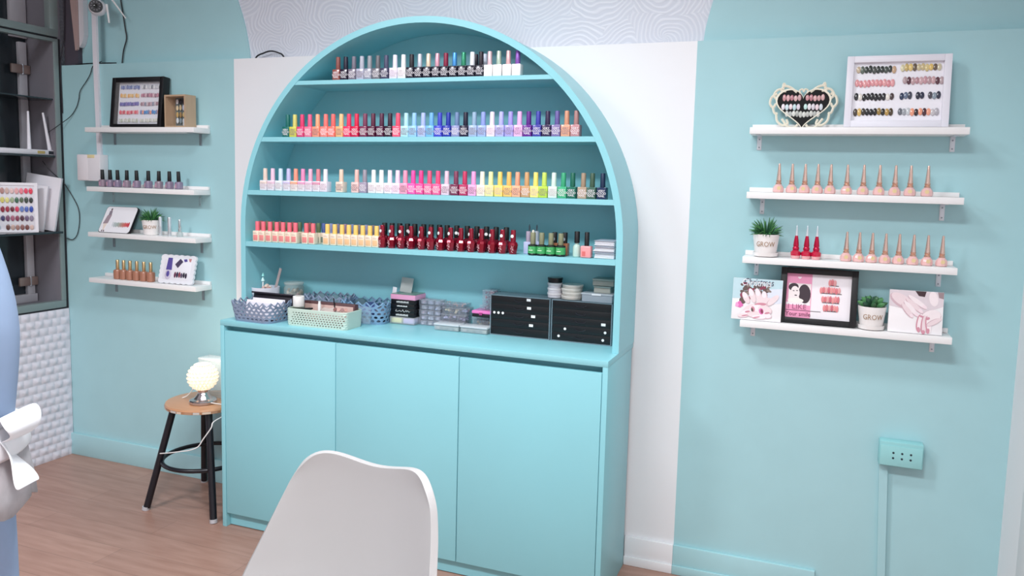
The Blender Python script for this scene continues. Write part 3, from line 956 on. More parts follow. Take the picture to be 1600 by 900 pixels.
MB().box(-.03, .030, -.006, .006, 0, .066, 0, .005, 3).build('pouch', clear('#c3d6e2', .22, .1), t)
t = thing('pen', 'thin dark pen sticking up from the mint basket', 'pen', (.148, -.225, ZC + .01), (0, radians(-8), 0))
MB().tube([(0, 0, 0), (0, 0, .09)], .0022, 8).build('barrel', BLACK, t)
# round powder puffs over the blue baskets
for i, (x, y, z, c, s) in enumerate(((-.105, -.06, .082, '#6f8893', 1), (-.045, -.05, .085, '#6f8a94', 1), (.02, -.05, .085, '#71909a', 1), (.085, -.05, .084, '#6f8c98', 1), (.142, -.055, .078, '#54707c', 1.1), (.195, -.075, .07, '#47578e', 1.5), (.262, -.075, .066, '#5a6272', 1.45))):
    o = MB().lathe([(.012, -.014), (.022 * s, -.012), (.026 * s, -.004), (.026 * s, .004), (.022 * s, .010), (.01, .013)], 20).build('powder_puff', mat(c, 0.7, noise=.15, scale=80), None, (x, y, ZC + z - .028))
    o.rotation_euler = (radians(62 if i < 5 else 25), radians(8), 0)
    tag(o, '%s round puff heaped in the back baskets, %s from left' % (['grey green'] * 4 + ['dark teal', 'deep blue', 'dark grey'])[i].join(['', '']) % () if False else '%s round puff heaped in the back baskets, %s from left' % ((['grey green'] * 4 + ['dark teal', 'deep blue', 'dark grey'])[i], ordn(i)), 'puff', 'round puffs in the back baskets')

# palette tower
px0 = .350
t = thing('powder_box', 'clear two compartment box of yellow and lilac powder under the black palettes', 'box', (px0, -.045, ZC))
MB().box(-.053, .053, -.055, .05, 0, .0275, 0, .003).build('case', clear('#dce2e6', .4, .1), t)
MB().box(-.047, -.003, -.0535, .045, .004, .023, 0, .003).build('powder', mat('#ece39a', 0.6), t)
MB().box(.003, .047, -.0535, .045, .004, .023, 0, .003).build('powder', mat('#cbb7e2', 0.6), t)
for i in range(4):
    z = ZC + .028 + i * .0163
    t = thing('eyeshadow_palette', 'black palette with white print, %s from the bottom of the tower' % ordn(i), 'palette', (px0 - .001 + (i % 2) * .002, -.042, z), group='black palettes')
    MB().box(-.050, .050, -.056, .05, 0, .0155, 0, .001).build('case', BLACK_GL, t)
    mb = MB()
    if i == 1:
        mb.tube(smooth_path([(-.030, 0, .004), (-.026, 0, .011), (-.028, 0, .004), (-.016, 0, .005), (-.012, 0, .008), (-.008, 0, .004), (-.002, 0, .006), (.001, 0, .011), (.005, 0, .004), (.010, 0, .004), (.015, 0, .010), (.017, 0, .004), (.022, 0, .009), (.026, 0, .004), (.031, 0, .006)], 4), .0008, 4)
    else:
        hw = (.026, 0, .022, .026)[i]
        for q in range(12):
            x = -hw + q * hw / 6
            mb.box(x, x + hw / 7.5, -.0004, .0004, .006, .0092 + (q % 3) * .0007)
        if i in (0, 3):
            mb.box(-hw, hw, -.0004, .0004, .0035, .0043)
    mb.build('print', mat('#dcdcdc', .5), t, (0, -.0565, 0))
t = thing('pink_palette', 'pink box lying on top of the black palettes', 'box', (px0 + .002, -.035, ZC + .0935))
MB().box(-.051, .053, -.066, .06, 0, .0185, 0, .0015).build('case', mat('#f2a7cb', 0.35), t)
MB().box(-.049, .051, -.064, .058, .0186, .0206, 0, .0006).build('top_panel', mat('#7f9a8e', 0.25), t)
t = thing('name_card', 'grey card standing upright on the pink box', 'card', (px0 - .012, -.055, ZC + .1145), (radians(-12), radians(6), radians(10)))
MB().box(-.0235, .0235, -.0012, .0012, 0, .056, 0, .001).build('card', mat('#b9bdbb', 0.5), t)
t = thing('white_card', 'white card leaning between the blue basket and the pink box', 'card', (px0 - .064, -.06, ZC + .058), (0, radians(9), radians(-4)))
MB().box(-.010, .008, -.0012, .0012, 0, .075, 0, .0008).build('card', mat('#f4f2f6', 0.5), t)

# bead cases
BEADC = ['#e6d8e6', '#c5cdf0', '#f2ded0', '#d8c6e4', '#dfe6f8', '#e6b4c4', '#b7b6dc', '#f6f2fa']
def bead_case(label, x, y, z, w, d, h, nx, group, cols=None, tint='#d6daea', name='bead_case', round_=False):
    t = thing(name, label, 'bead case', (x, y, z), group=group)
    mb = MB()
    mb.box(-w / 2, w / 2, -d / 2, d / 2, 0, h * .8, 0, .002)
    for k in range(1, nx):
        xx = -w / 2 + w * k / nx
        mb.box(xx - .0006, xx + .0006, -d / 2 + .001, d / 2 - .001, .001, h * .78)
    mb.build('case', clear(tint, .2, .06), t)
    MB().box(-w / 2 - .001, w / 2 + .001, -d / 2 - .001, d / 2 + .001, h * .8 + .0002, h - .0004, 0, .0015).build('lid', clear('#eef0fa', .26, .06), t)
    if round_:
        for k in range(nx):
            for jj in range(2):
                MB().lathe([(w / nx * .36, .001), (w / nx * .43, .003), (w / nx * .43, h * .72), (w / nx * .34, h * .84)], 16).build('compartment', clear('#e8ecfa', .34, .05), t, (-w / 2 + w * (k + .5) / nx, -d / 2 + d * (jj + .5) / 2, 0))
    mb = MB()
    cc = cols or BEADC
    ny = max(1, int(d / .03))
    for i in range(nx):
        for j in range(ny):
            c = rr.randrange(len(cc))
            for q in range(5):
                mb.sphere((-w / 2 + w * (i + .5) / nx + rr.uniform(-.25, .25) * w / nx, -d / 2 + d * (j + .5) / ny + rr.uniform(-.3, .3) * d / ny, .004 + rr.random() * h * .5), min(.0058, h * .2), c, (1, 1, .8), 8, 5)
    o = mb.build('beads', [mat(c, .25) for c in cc], t)
    o['kind'] = 'stuff'
    return t
for i in range(5):
    bead_case('clear bead case beside the black palettes, %s from the bottom of its stack' % ordn(i), .4505 + (i % 2) * .002, -.045, ZC + i * .0195, .088, .06, .0192, 3, 'clear bead cases left stack', round_=True)
for i in range(3):
    bead_case('clear bead case with pink beads in the middle stack, %s from the bottom' % ordn(i), .548 + i * .004, -.05, ZC + i * .026, .1, .06, .0255, 3, 'clear bead cases middle stack', ['#d9a0ac', '#8d88a6', '#e2c7cc', '#d8cdb0', '#b3b6d4'])
bead_case('wide clear bead case lying on top of the middle stack', .545, -.046, ZC + .0785, .1, .068, .013, 4, 'clear bead cases middle stack', ['#efb6a0', '#c7cbe8', '#b9a9c6', '#dfe2ee'])
def tray(label, x, y, w, d):
    t = thing('lidded_tray', label, 'tray', (x, y, ZC), group='frosted trays at the front')
    MB().box(-w / 2, w / 2, -d / 2, d / 2, 0, .017, 0, .003).build('tray', clear('#c3cfd4', .55, .2), t)
    MB().box(-w / 2 - .002, w / 2 + .002, -d / 2 - .002, d / 2 + .002, .0172, .025, 0, .003).build('lid', clear('#e4e9ee', .68, .2), t)
    mb = MB()
    for i in range(4):
        mb.box(-w / 2 + .006 + i * w / 4, -w / 2 + w / 4 + i * w / 4 - .004, -d / 2 + .004, d / 2 - .004, .002, .013, i, .002)
    mb.build('contents', [mat(c, .6) for c in ('#c9b6b2', '#8f8f86', '#7d8b90', '#c2bfae')], t)
tray('frosted tray of nail parts in front of the middle bead stack', .551, -.112, .098, .045)
tray('frosted lidded tray in front of the pink case beside the black drawers', .658, -.108, .104, .05)
bead_case('clear case of gold glitter behind the frosted tray', .672, -.052, ZC, .09, .05, .053, 5, None, ['#c9b878', '#9aa08a', '#d8cfa4', '#7f7a72'])
t = thing('glitter_case', 'bright pink case with black base on the gold glitter case', 'case', (.676, -.06, ZC + .0535))
MB().box(-.042, .032, -.036, .03, 0, .012, 0, .003).build('base', BLACK, t)
MB().box(-.043, .033, -.038, .031, .0122, .024, 0, .004).build('lid', mat('#f27fc4', 0.3), t)
MB().box(-.012, .0, -.041, -.037, .008, .017, 0, .001).build('latch', mat('#a03a78', 0.4), t)
for i in range(4):
    bead_case('small clear case with rose beads stacked beside the black drawers, %s from the bottom' % ordn(i), .690 + (0 if i else -.004), -.05, ZC + .078 + i * .0185, .042 + (.012 if i == 0 else 0), .07, .018, 2, 'rose bead cases', ['#c98c9c', '#a9a0bc', '#d9b4bd', '#8a8090'])

# black drawer units
def drawer_unit(label, x0, x1, stickers):
    yf, yb = -.116, -.024
    t = thing('drawer_organizer', label, 'drawers', ((x0 + x1) / 2, 0, ZC), group='black drawer organizers')
    w2 = (x1 - x0) / 2
    mb = MB()
    H = .1435
    mb.box(-w2, -w2 + .003, yf, yb, 0, H); mb.box(w2 - .003, w2, yf, yb, 0, H)
    mb.box(-w2, w2, yf, yb, H - .003, H); mb.box(-w2, w2, yf, yb, 0, .003)
    mb.build('acrylic_shell', clear('#a9c0cc', .45, .1), t)
    hh = (H - .006) / 5
    ds = []
    for i in range(5):
        z = H - .003 - (i + 1) * hh
        d = MB().box(-w2 + .004, w2 - .004, yf + .002, yb - .003, z + .0003, z + hh - .0003, 0, .0005).build('drawer', BLACK_GL, t)
        ds.append((d, z))
        MB().tube([(.018 * cos(pi + pi * k / 8) - .002, yf + .0005 - .003 * sin(pi * k / 8), z + hh * .62 + .006 * sin(pi + pi * k / 8)) for k in range(9)], .0009, 6).build('handle', mat('#2a2a34', 0.25), d)
    for (di, x, dz, kind) in stickers:
        d, z = ds[di]
        xx = x - (x0 + x1) / 2
        if kind == 'dot':
            MB().lathe([(.0046, 0), (.0046, .0006)], 16, axis='y', c=(xx, yf + .0018, z + hh * .5 + dz)).build('round_sticker', DOTM, d)
        else:
            MB().box(xx - .0075, xx + .0075, yf + .0012, yf + .002, z + hh * .5 + dz - .0045, z + hh * .5 + dz + .0045).build('label_sticker', DOTM, d)
drawer_unit('black five drawer organizer left of its twin, three white dots in a row', .7135, .938, [
    (2, .7295, .008, 'dot'), (2, .7455, .008, 'dot'), (2, .762, .008, 'dot'), (0, .858, .006, 'r'), (1, .860, .005, 'r'), (2, .876, .0045, 'r'), (3, .869, .0, 'r')])
drawer_unit('black five drawer organizer at the right end with scattered white dots', .943, 1.1575, [
    (3, .993, .0, 'dot'), (4, .971, .001, 'dot'), (2, 1.128, -.002, 'r'), (3, 1.135, -.001, 'dot'), (4, 1.128, .0, 'dot')])
ZD = ZC + .1438
ME_JAR = MB().lathe([(.0235, 0), (.0245, .001), (.0245, .009), (.0235, .0098), (.0262, .0102), (.0265, .011), (.0265, .0155), (.0258, .0165)], 24).mesh('jar', WHITE)
def jar(x, y, z, lab, m, grp):
    t = thing('cosmetic_jar', lab, 'jar', (x, y, z), group=grp)
    MB().lathe([(.0235, 0), (.0245, .001), (.0245, .0095), (.0235, .0098)], 24).build('pot', m[0], t)
    MB().lathe([(.0262, .0100), (.0265, .011), (.0265, .0165), (.0255, .0173)], 24).build('lid', m[1], t)
    return t
for i in range(3):
    jar(.938, -.07, ZD + .0002 + i * .0174, 'white and silver jar under the black lid, %s from the bottom' % ordn(i), [mat('#d9d6de', .3), mat('#ece8ec', .3)], 'silver white jars')
t = jar(.938, -.07, ZD + .0002 + 3 * .0174, 'black lidded jar on top of the white jars', [BLACK, mat('#14161a', .3)], None)
t['label'] = 'black lidded jar on top of the silver white jars'
MB().lathe([(.0225, .0174), (.0225, .0177)], 24).build('top_label', mat('#8fa6a6', .4), t)
for i in range(4):
    jar(.992 + (i % 2) * .002, -.075, ZD + .0002 + i * .0135, 'cream jar in the left pile beside the black lidded stack, %s from bottom' % ordn(i), [mat('#d8d2c8', .3), mat('#e6e0d8', .3)], 'cream jars') if i < 0 else None
for i in range(4):
    t = thing('cosmetic_tin', 'flat cream tin %s from the bottom of the pile right of the jars' % ordn(i), 'tin', (1.000 + (i % 2) * .003, -.07, ZD + .0002 + i * .0127), group='cream tins')
    MB().lathe([(.035, 0), (.036, .001), (.036, .0072)], 28).build('tin', mat('#cfc9c0', .3, metal=.2), t)
    MB().lathe([(.0368, .0074), (.0368, .0115), (.0358, .0124)], 28).build('lid', mat('#e8e2da', .35), t)
t = thing('clear_case', 'long clear case on the right black drawer unit', 'case', (1.105, -.075, ZD + .0002))
MB().box(-.056, .05, -.04, .045, 0, .024, 0, .003).build('case', clear('#d9e2ee', .5, .1), t)
MB().box(-.058, .052, -.042, .047, .0243, .030, 0, .002).build('lid', clear('#eef2fa', .6, .1), t)
MB().box(-.02, .012, -.0435, -.0422, .0235, .0295).build('latch', mat('#f4f4f8', .3), t)
for i, (x, w_, z) in enumerate(((1.115, .058, ZD + .0306), (1.118, .074, ZD + .0306 + .0245))):
    t = thing('grey_tub', 'grey lidded tub on the clear case, %s of two' % ('lower' if i == 0 else 'upper'), 'tub', (x, -.07, z), group='grey tubs at the right end')
    MB().box(-w_ / 2, w_ / 2, -.03, .03, 0, .017, 0, .003).build('tub', clear('#c9c9bf', .75, .3), t)
    MB().box(-w_ / 2 - .001, w_ / 2 + .001, -.031, .031, .0172, .024, 0, .002).build('lid', mat('#9fb0ac', .4), t)

# ================================================================== WALL SHELVES
SHW = mat('#f3f1f1', 0.4)
def wall_shelf(label, x0, x1, z, group, lipin=.006, brk=(.03, .56), bm_=None, blen=.05):
    t = thing('wall_shelf', label, 'shelf', (x0, 0, z), group=group)
    L = x1 - x0
    MB().box(0, L, -.094, -.0005, -.0205, 0, 0, .0012).build('board', SHW, t)
    MB().box(.001, L - .001, -.012, -.0006, .0003, .0145, 0, .001).build('back_lip', SHW, t)
    for b in brk:
        mb = MB()
        mb.box(b - .007, b + .007, -.002, 0, -blen - .0205, -.0207, 0, .0008)
        mb.box(b - .007, b + .007, -.07, -.002, -.0225, -.0208, 0, .0005)
        for zz_ in (-.032, -blen - .012):
            mb.lathe([(.0026, 0), (.002, .0012)], 10, axis='y', c=(b, -.0019, zz_), mi=1)
        mb.build('bracket', [bm_ or mat('#dfe3ea', .4, metal=.3), mat('#9aa0a8', .4, metal=.7)], t)
    return t
GL = 'white shelves on the left wall'
BKL = mat('#8fa2aa', .45, metal=.3)
BKM = mat('#a9cbd0', .45)
wall_shelf('top white wall shelf left, under the black frame of nail tips', -1.236, -.632, 1.530, GL, brk=(.070, .552), bm_=BKL)
wall_shelf('second white wall shelf left, under the mauve bottles', -1.236, -.636, 1.273, GL, brk=(.052, .545), bm_=BKM)
wall_shelf('third white wall shelf left, under the small potted plant', -1.236, -.632, 1.0735, GL, brk=(.048, .55), bm_=BKL)
wall_shelf('lowest white wall shelf left, under the brown bottles', -1.238, -.635, .8695, GL, brk=(.057, .556), bm_=BKL)
GR = 'white shelves on the right wall'
wall_shelf('top white wall shelf right, under the heart frame', 1.567, 2.171, 1.5285, GR, brk=(.024, .575), blen=.045)
wall_shelf('second white wall shelf right, under the eleven pink bottles', 1.568, 2.171, 1.3290, GR, brk=(.043, .561))
wall_shelf('third white wall shelf right, under the red bottles', 1.566, 2.169, 1.1255, GR, brk=(.038, .568), blen=.046)
wall_shelf('lowest white wall shelf right, under the framed pink poster', 1.569, 2.170, .9215, GR, brk=(.035, .562), blen=.043)

# nail tip: little almond dome facing -y
mb = MB()
mb.sphere((0, 0, 0), .5, 0, (1, .35, 1), 10, 6)
ME_TIP = mb.mesh('nail_tip', WHITE)
TIPW, TIPH = .0118, .0185
def tips(parent, x0, dx, z, y, n, cols, w=TIPW, h=TIPH, jit=.0015):
    for i in range(n):
        c = cols[i % len(cols)]
        if c is None:
            continue
        o = inst('nail_tip', ME_TIP, parent, (x0 + dx * i, y, z + rr.uniform(-jit, jit)), m=mat(c, .2, coat=.3))
        o.scale = (w, w * .8, h * rr.uniform(.92, 1.08))

def frame(parent, w, h, bw_, d, m, name='frame', bottom=None):
    mb = MB()
    b2 = bottom or bw_
    mb.box(-w / 2, -w / 2 + bw_, -d, 0, 0, h, 0, .001)
    mb.box(w / 2 - bw_, w / 2, -d, 0, 0, h, 0, .001)
    mb.box(-w / 2 + bw_, w / 2 - bw_, -d, 0, 0, b2, 0, .001)
    mb.box(-w / 2 + bw_, w / 2 - bw_, -d, 0, h - bw_, h, 0, .001)
    return mb.build(name, m, parent)

# --- left top shelf: black box frame
t = thing('shadow_box_frame', 'black frame displaying ten rows of nail tips, left top shelf', 'frame', (-.982, -.028, 1.5305), (radians(-6), 0, 0))
W_, H_ = .288, .213
frame(t, W_, H_, .020, .036, mat('#0c0a0f', .5), bottom=.012)
MB().box(-W_ / 2 + .019, W_ / 2 - .019, -.014, -.006, .008, H_ - .012).build('backing', mat('#eeedf5', .6), t)
rowsL = [['#8d9bc8', '#6f7fb4', '#b5bdd8', '#7d88b8'], ['#f2b56a', '#f7d39a', '#efc27c', '#f3e3cf'], ['#6d63b0', '#7f79bd', '#5b5a9e', '#8a78b8'], ['#ee5a6a', '#f2909a', '#d9475c', '#f3b8b8'], ['#e3e4dc', '#c9cdb9', '#eceae4', '#d8d8cc']]
rowsR = [['#e6e6ea', '#8f939c', '#f2f2f4', '#d3d6de'], ['#cf8fa2', '#b8788f', '#e3bcc6', '#9c6c80'], ['#a8818c', '#c9a9b4', '#8e93a8', '#d6c3cb'], ['#7a86b4', '#f0a08a', '#3f82c8', '#4d9ad8'], ['#e8e4da', '#d2d3c6', '#efece6', '#dfded2']]
for r in range(5):
    z = .174 - r * .036
    tips(t, -.108, .0108, z, -.017, 10, rowsL[r])
    tips(t, .010, .0108, z, -.017, 10, rowsR[r])
MB().box(-W_ / 2 + .02, W_ / 2 - .02, -.0335, -.0325, .012, H_ - .02).build('glass', clear('#ffffff', .05, .02), t)
# wooden box
t = thing('wooden_display_box', 'pale wooden box of nail tips beside the black frame', 'display box', (-.752, -.012, 1.5305), (0, 0, radians(-3)))
mb = MB()
w_, h_, d_ = .118, .135, .056
mb.box(-w_ / 2, -w_ / 2 + .007, -d_, 0, 0, h_); mb.box(w_ / 2 - .007, w_ / 2, -d_, 0, 0, h_)
mb.box(-w_ / 2 + .007, w_ / 2 - .007, -d_, 0, 0, .007); mb.box(-w_ / 2 + .007, w_ / 2 - .007, -d_, 0, h_ - .007, h_)
WOOD = fan_wood('#cdb195', '#b99a7e')
mb.build('case', WOOD, t)
MB().box(-w_ / 2 + .007, w_ / 2 - .007, -.004, -.001, .007, h_ - .007).build('backing', mat('#6f7c80', .6), t)
for r, cs in enumerate((['#e7e9ee', '#2a2a33', '#3a3340', '#cfd3dc', '#b6b3bd'], ['#ecd9b4', '#d7c29a', '#cfd6e8', '#b7a88c', '#dfe3ef'], ['#cfae74', '#a98a5c', '#d8c18c', '#8d7350', '#c7a97c'], ['#dfe7ee', '#8fa0a8', '#e4eaf0', '#20242a', '#6d7a80'])):
    tips(t, -.036, .018, .112 - r * .027, -.010, 5, cs, .015, .024)
tips(t, 0, .01, .018, -.010, 1, ['#eef0f0'], .012, .018)

# --- mauve bottles
ME_VB = MB().lathe([(.012, 0), (.0145, .002), (.0148, .026), (.013, .0305), (.007, .0325)], 20, power=3.2).mesh('body', WHITE)
ME_VC = MB().lathe([(.0078, 0), (.0082, .001), (.0072, .041), (.0064, .042)], 14).mesh('cap', WHITE)
for i, x in enumerate((-1.183, -1.139, -1.095, -1.043, -.985, -.920, -.862, -.803, -.752)):
    t = thing('mauve_polish_bottle', 'mauve bottle with black cap, %s from left on the second left shelf' % ordn(i), 'nail polish', (x, -.055, 1.2733), (0, rr.uniform(-.04, .01), rr.uniform(-.2, .2)), 'mauve bottles with black caps')
    inst('body', ME_VB, t, m=mat(['#93808f', '#8f7f95', '#8a7c94'][i % 3], .2, coat=.4))
    inst('cap', ME_VC, t, (0, 0, .0328), m=BLACK)
    MB().box(-.0085, -.001, -.0152, -.0143, .006, .022).build('front_label', mat('#b98fa2', .4), t)

# --- leaning display tablet
t = thing('display_board', 'white rounded board with nail swatches and black edge on third left shelf', 'display board', (-1.100, -.083, 1.0738), (radians(-28), 0, radians(2)))
def rrect(w, h, r, n=6):
    out = []
    for cx, cz, a0 in ((w / 2 - r, h - r, 0), (-w / 2 + r, h - r, pi / 2), (-w / 2 + r, r, pi), (w / 2 - r, r, 3 * pi / 2)):
        for k in range(n + 1):
            a = a0 + pi / 2 * k / n
            out.append((cx + r * cos(a), cz + r * sin(a)))
    return out
MB().prism(rrect(.176, .128, .014), 0.0, .010).build('back_cover', BLACK, t)
MB().prism([(x * .97, z * .97 + .002) for x, z in rrect(.176, .128, .014)], -.0012, 0.0).build('front_sheet', mat('#f1eff4', .35), t)
for r_i, cs in enumerate((['#d6dadf', '#b9c3c4', '#aeb9b8', '#a7b2a8', '#b2a59a', '#b98f84', '#c97e74', '#d46a68', '#d85a62', '#c94a54'],)):
    tips(t, -.018, .0097, .040, -.002, 10, cs, .010, .024)
mb = MB()
mb.sphere((-.055, -.0015, .112), .005, 0, (.9, .2, 1.2)); mb.prism([(-.062, .104), (-.049, .106), (-.046, .085), (-.062, .083)], -.0025, -.0013, 1)
mb.prism([(-.066, .083), (-.044, .086), (-.049, .045), (-.075, .042)], -.0025, -.0013, 2)
mb.prism([(-.072, .042), (-.052, .044), (-.058, .012), (-.064, .012)], -.0025, -.0013, 3)
mb.prism([(-.068, .012), (-.064, .012), (-.064, .004), (-.07, .004)], -.0025, -.0013, 0)
mb.prism([(-.058, .012), (-.054, .012), (-.052, .004), (-.058, .004)], -.0025, -.0013, 0)
mb.build('figure_print', [mat('#6d5a60', .5), mat('#8a808c', .5), mat('#a6949c', .5), mat('#e9d9cf', .5)], t)

# --- potted plants
def plant(label, loc, kind, s=1.0, saucer=True, rot=0.0):
    t = thing('potted_plant', label, 'plant', loc, (0, 0, rot), 'small plants in white GROW pots')
    z0 = .0 if not saucer else .006
    pm = mat('#f1ecea', .4)
    if saucer:
        MB().lathe([(.026 * s, 0), (.0365 * s, .003), (.0375 * s, .014 * s), (.0355 * s, .014 * s), (.034 * s, .006)], 28).build('saucer', pm, t)
    MB().lathe([(.029 * s, z0), (.032 * s, z0 + .002), (.0395 * s, z0 + .060 * s), (.0395 * s, z0 + .064 * s), (.0365 * s, z0 + .064 * s), (.034 * s, z0 + .05 * s), (.02 * s, z0 + .05 * s)], 32).build('pot', pm, t)
    tm = text_mesh('GROW', .0215 * s, mat('#a98a70', .6), sx=.86)
    for v in tm.vertices:      # wrap round the pot
        R_ = .0368 * s
        a = v.co.x / R_
        off = -v.co.y
        v.co = Vector(((R_ + off + .0003) * sin(a), -(R_ + off + .0003) * cos(a), v.co.z))
    inst('lettering', tm, t, (0, 0, z0 + .034 * s))
    mb = MB()
    q = random.Random(11 if kind == 'spiky' else 4)
    zt = z0 + .058 * s
    if kind == 'spiky':
        for i in range(120):
            a = q.uniform(0, 6.28)
            el = q.uniform(.10, 1.30)
            ln = (.034 + .022 * sin(el)) * s * q.uniform(.85, 1.15)
            c = Vector((cos(a) * cos(el), sin(a) * cos(el), sin(el)))
            p0 = Vector((0, 0, zt)) + Vector((c.x, c.y, 0)) * .012 * s
            p1 = p0 + c * ln * .55 + Vector((0, 0, .004))
            p2 = p0 + c * ln + Vector((0, 0, -.004 * (1.3 - el)))
            mb.tube([p0, p1, p2], [.0022 * s, .0021 * s, .0004], 5, i % 3)
        cols = [mat('#3f7a4c', .5), mat('#5c9a58', .5), mat('#2c5c40', .5)]
    else:
        for ring_, (n, el, ln) in enumerate(((8, .35, .045), (7, .75, .042), (5, 1.15, .036))):
            for k in range(n):
                a = 2 * pi * k / n + ring_ * .4
                c = Vector((cos(a) * cos(el), sin(a) * cos(el), sin(el)))
                p0 = Vector((0, 0, zt))
                pts_ = [p0 + c * ln * s * f + Vector((0, 0, .003 * f)) for f in (0, .3, .65, .88, 1)]
                mb.tube(pts_, [.003 * s, .0065 * s, .0085 * s, .005 * s, .0006], 6, (k + ring_) % 3)
        cols = [mat('#3c6b44', .45), mat('#4f8a55', .45), mat('#2e5540', .45)]
    mb.build('leaves', cols, t)
    return t
plant('spiky green plant in a white GROW pot on the third left shelf', (-.912, -.050, 1.0738), 'spiky', 1.0, False, radians(28))
plant('spiky green plant in a white GROW pot beside red bottles, right wall', (1.632, -.056, 1.1259), 'spiky', 1.02, True, radians(2))
plant('leafy rosette succulent in a white GROW pot beside the framed pink poster', (1.953, -.056, .9219), 'rosette', 1.02, True, radians(4))

# --- silver tubes and clear bottle
for i, x in enumerate((-.854, -.803)):
    t = thing('silver_tube', 'slim silver tube on the third left shelf, %s of two' % ('left' if i == 0 else 'right'), 'tube', (x, -.06, 1.0738), group='slim silver tubes')
    MB().lathe([(.0072, 0), (.0075, .001), (.0075, .036)], 16).build('body', mat('#d5dade', .25, metal=.6), t)
    MB().lathe([(.0078, .0363), (.0078, .078), (.0072, .0795)], 16).build('cap', mat('#e3e6ea', .2, metal=.65), t)
t = thing('top_coat_bottle', 'clear bottle with silver cap right of the silver tubes', 'nail polish', (-.747, -.06, 1.0738))
MB().lathe([(.012, 0), (.0132, .002), (.0128, .013), (.009, .019), (.0055, .022)], 18).build('glass', clear('#c9d6d6', .6, .05), t)
MB().lathe([(.0068, 0), (.0072, .012), (.005, .014), (.0062, .016), (.0052, .05), (.0045, .051)], 16).build('cap', mat('#d0d6d8', .2, metal=.7), t, (0, 0, .022))

# --- brown bottles
ME_BB = MB().lathe([(.0125, 0), (.0152, .002), (.0155, .036), (.013, .041), (.0068, .0435)], 20, power=3.0).mesh('body', WHITE)
ME_BC = MB().lathe([(.0070, 0), (.0074, .001), (.0068, .040), (.006, .0412)], 14).mesh('cap', WHITE)
for i, x in enumerate((-1.102, -1.066, -1.029, -.990, -.950, -.911)):
    t = thing('brown_polish_bottle', 'terracotta brown bottle with gold cap, %s from left on lowest left shelf' % ordn(i), 'nail polish', (x, -.062, .8698), group='brown bottles with gold caps')
    inst('body', ME_BB, t, m=mat('#b07a64', .25, coat=.3))
    inst('cap', ME_BC, t, (0, 0, .0435), m=GOLD)

# --- white scalloped photo frame
t = thing('scalloped_frame', 'white scalloped edge frame with purple nail pictures on lowest left shelf', 'frame', (-.766, -.072, .8698), (radians(-14), 0, radians(2)))
n = 96
out = []
for k in range(n):
    s_ = k / n * 4
    sd, f = int(s_), s_ - int(s_)
    w2, h2 = .088, .0585
    cs_ = [(-w2, -h2), (w2, -h2), (w2, h2), (-w2, h2)]
    a, b = cs_[sd], cs_[(sd + 1) % 4]
    p = Vector((a[0] + (b[0] - a[0]) * f, a[1] + (b[1] - a[1]) * f))
    nrm = Vector(((b[1] - a[1]), -(b[0] - a[0]))).normalized()
    p += nrm * .0045 * abs(sin(f * pi * 6))
    out.append((p.x, p.y + .064))
MB().prism(out, -.004, .006).build('frame', mat('#eeeef4', .4), t)
MB().box(-.07, .07, -.005, -.0038, .02, .108, 0, .0004).build('sheet', mat('#f0eef5', .5), t)
mb = MB()
mb.prism([(-.052, .112), (-.030, .112), (-.026, .06), (-.056, .06)], -.0062, -.0049, 0)
mb.sphere((-.042, -.0055, .040), .018, 1, (.95, .1, 1.2)); mb.sphere((-.042, -.0062, .042), .011, 0, (.9, .15, 1.3))
mb.prism([(-.012, .085), (.012, .11), (.028, .098), (.004, .07)], -.0062, -.0049, 2)
mb.prism([(.03, .108), (.046, .11), (.05, .1), (.036, .097)], -.0062, -.0049, 0)
mb.prism([(.056, .112), (.07, .112), (.068, .098), (.06, .1)], -.0062, -.0049, 3)
mb.build('picture_print', [mat('#5a4f9a', .5), mat('#cfc6da', .5), mat('#4c4360', .5), mat('#c98f8f', .5)], t)
tips(t, -.004, .0115, .040, -.0065, 6, ['#6a3550', '#3a2f48', '#8a3c4e', '#5c4a66', '#32303f', '#40364a'], .0105, .024)
MB().box(-.03, .03, .0065, .04, .0, .006, 0, .001).build('easel_foot', mat('#6e5650', .5), t)

# ================================================================== RIGHT SHELVES
# --- heart frame
t = thing('heart_frame', 'cream scrollwork heart frame with nail tips on black, top right shelf', 'frame', (1.717, -.035, 1.5287), (radians(-6), 0, 0))
def heart(s, n=48):
    out = []
    for k in range(n):
        a = 2 * pi * k / n
        x = 16 * sin(a) ** 3
        z = 13 * cos(a) - 5 * cos(2 * a) - 2 * cos(3 * a) - cos(4 * a)
        out.append((x / 17 * s * 1.03, (z + 17) / 29 * s * 1.44))
    return out
hp = [(x, z * 1.05) for x, z in heart(.079)]
MB().prism(hp, -.004, 0).build('black_panel', mat('#09080c', .8), t)
ho = [(x * 1.07, (z - .058) * 1.07 + .058) for x, z in hp]
CREAM = mat('#ece5d2', .45)
zmin = min(z for x, z in ho)
fr = MB()
fr.ring(ho, hp, -.007, .001)
def mir(pts):
    return [(-p[0], p[1], p[2]) for p in pts]
curls = [
    [(-.010, 0, .108), (-.012, 0, .118), (-.004, 0, .122), (0, 0, .114), (.004, 0, .122), (.012, 0, .118), (.010, 0, .108)],
]
for c in curls:
    fr.tube([(p[0], -.003, p[2]) for p in smooth_path(c, 5)], .0028, 6)
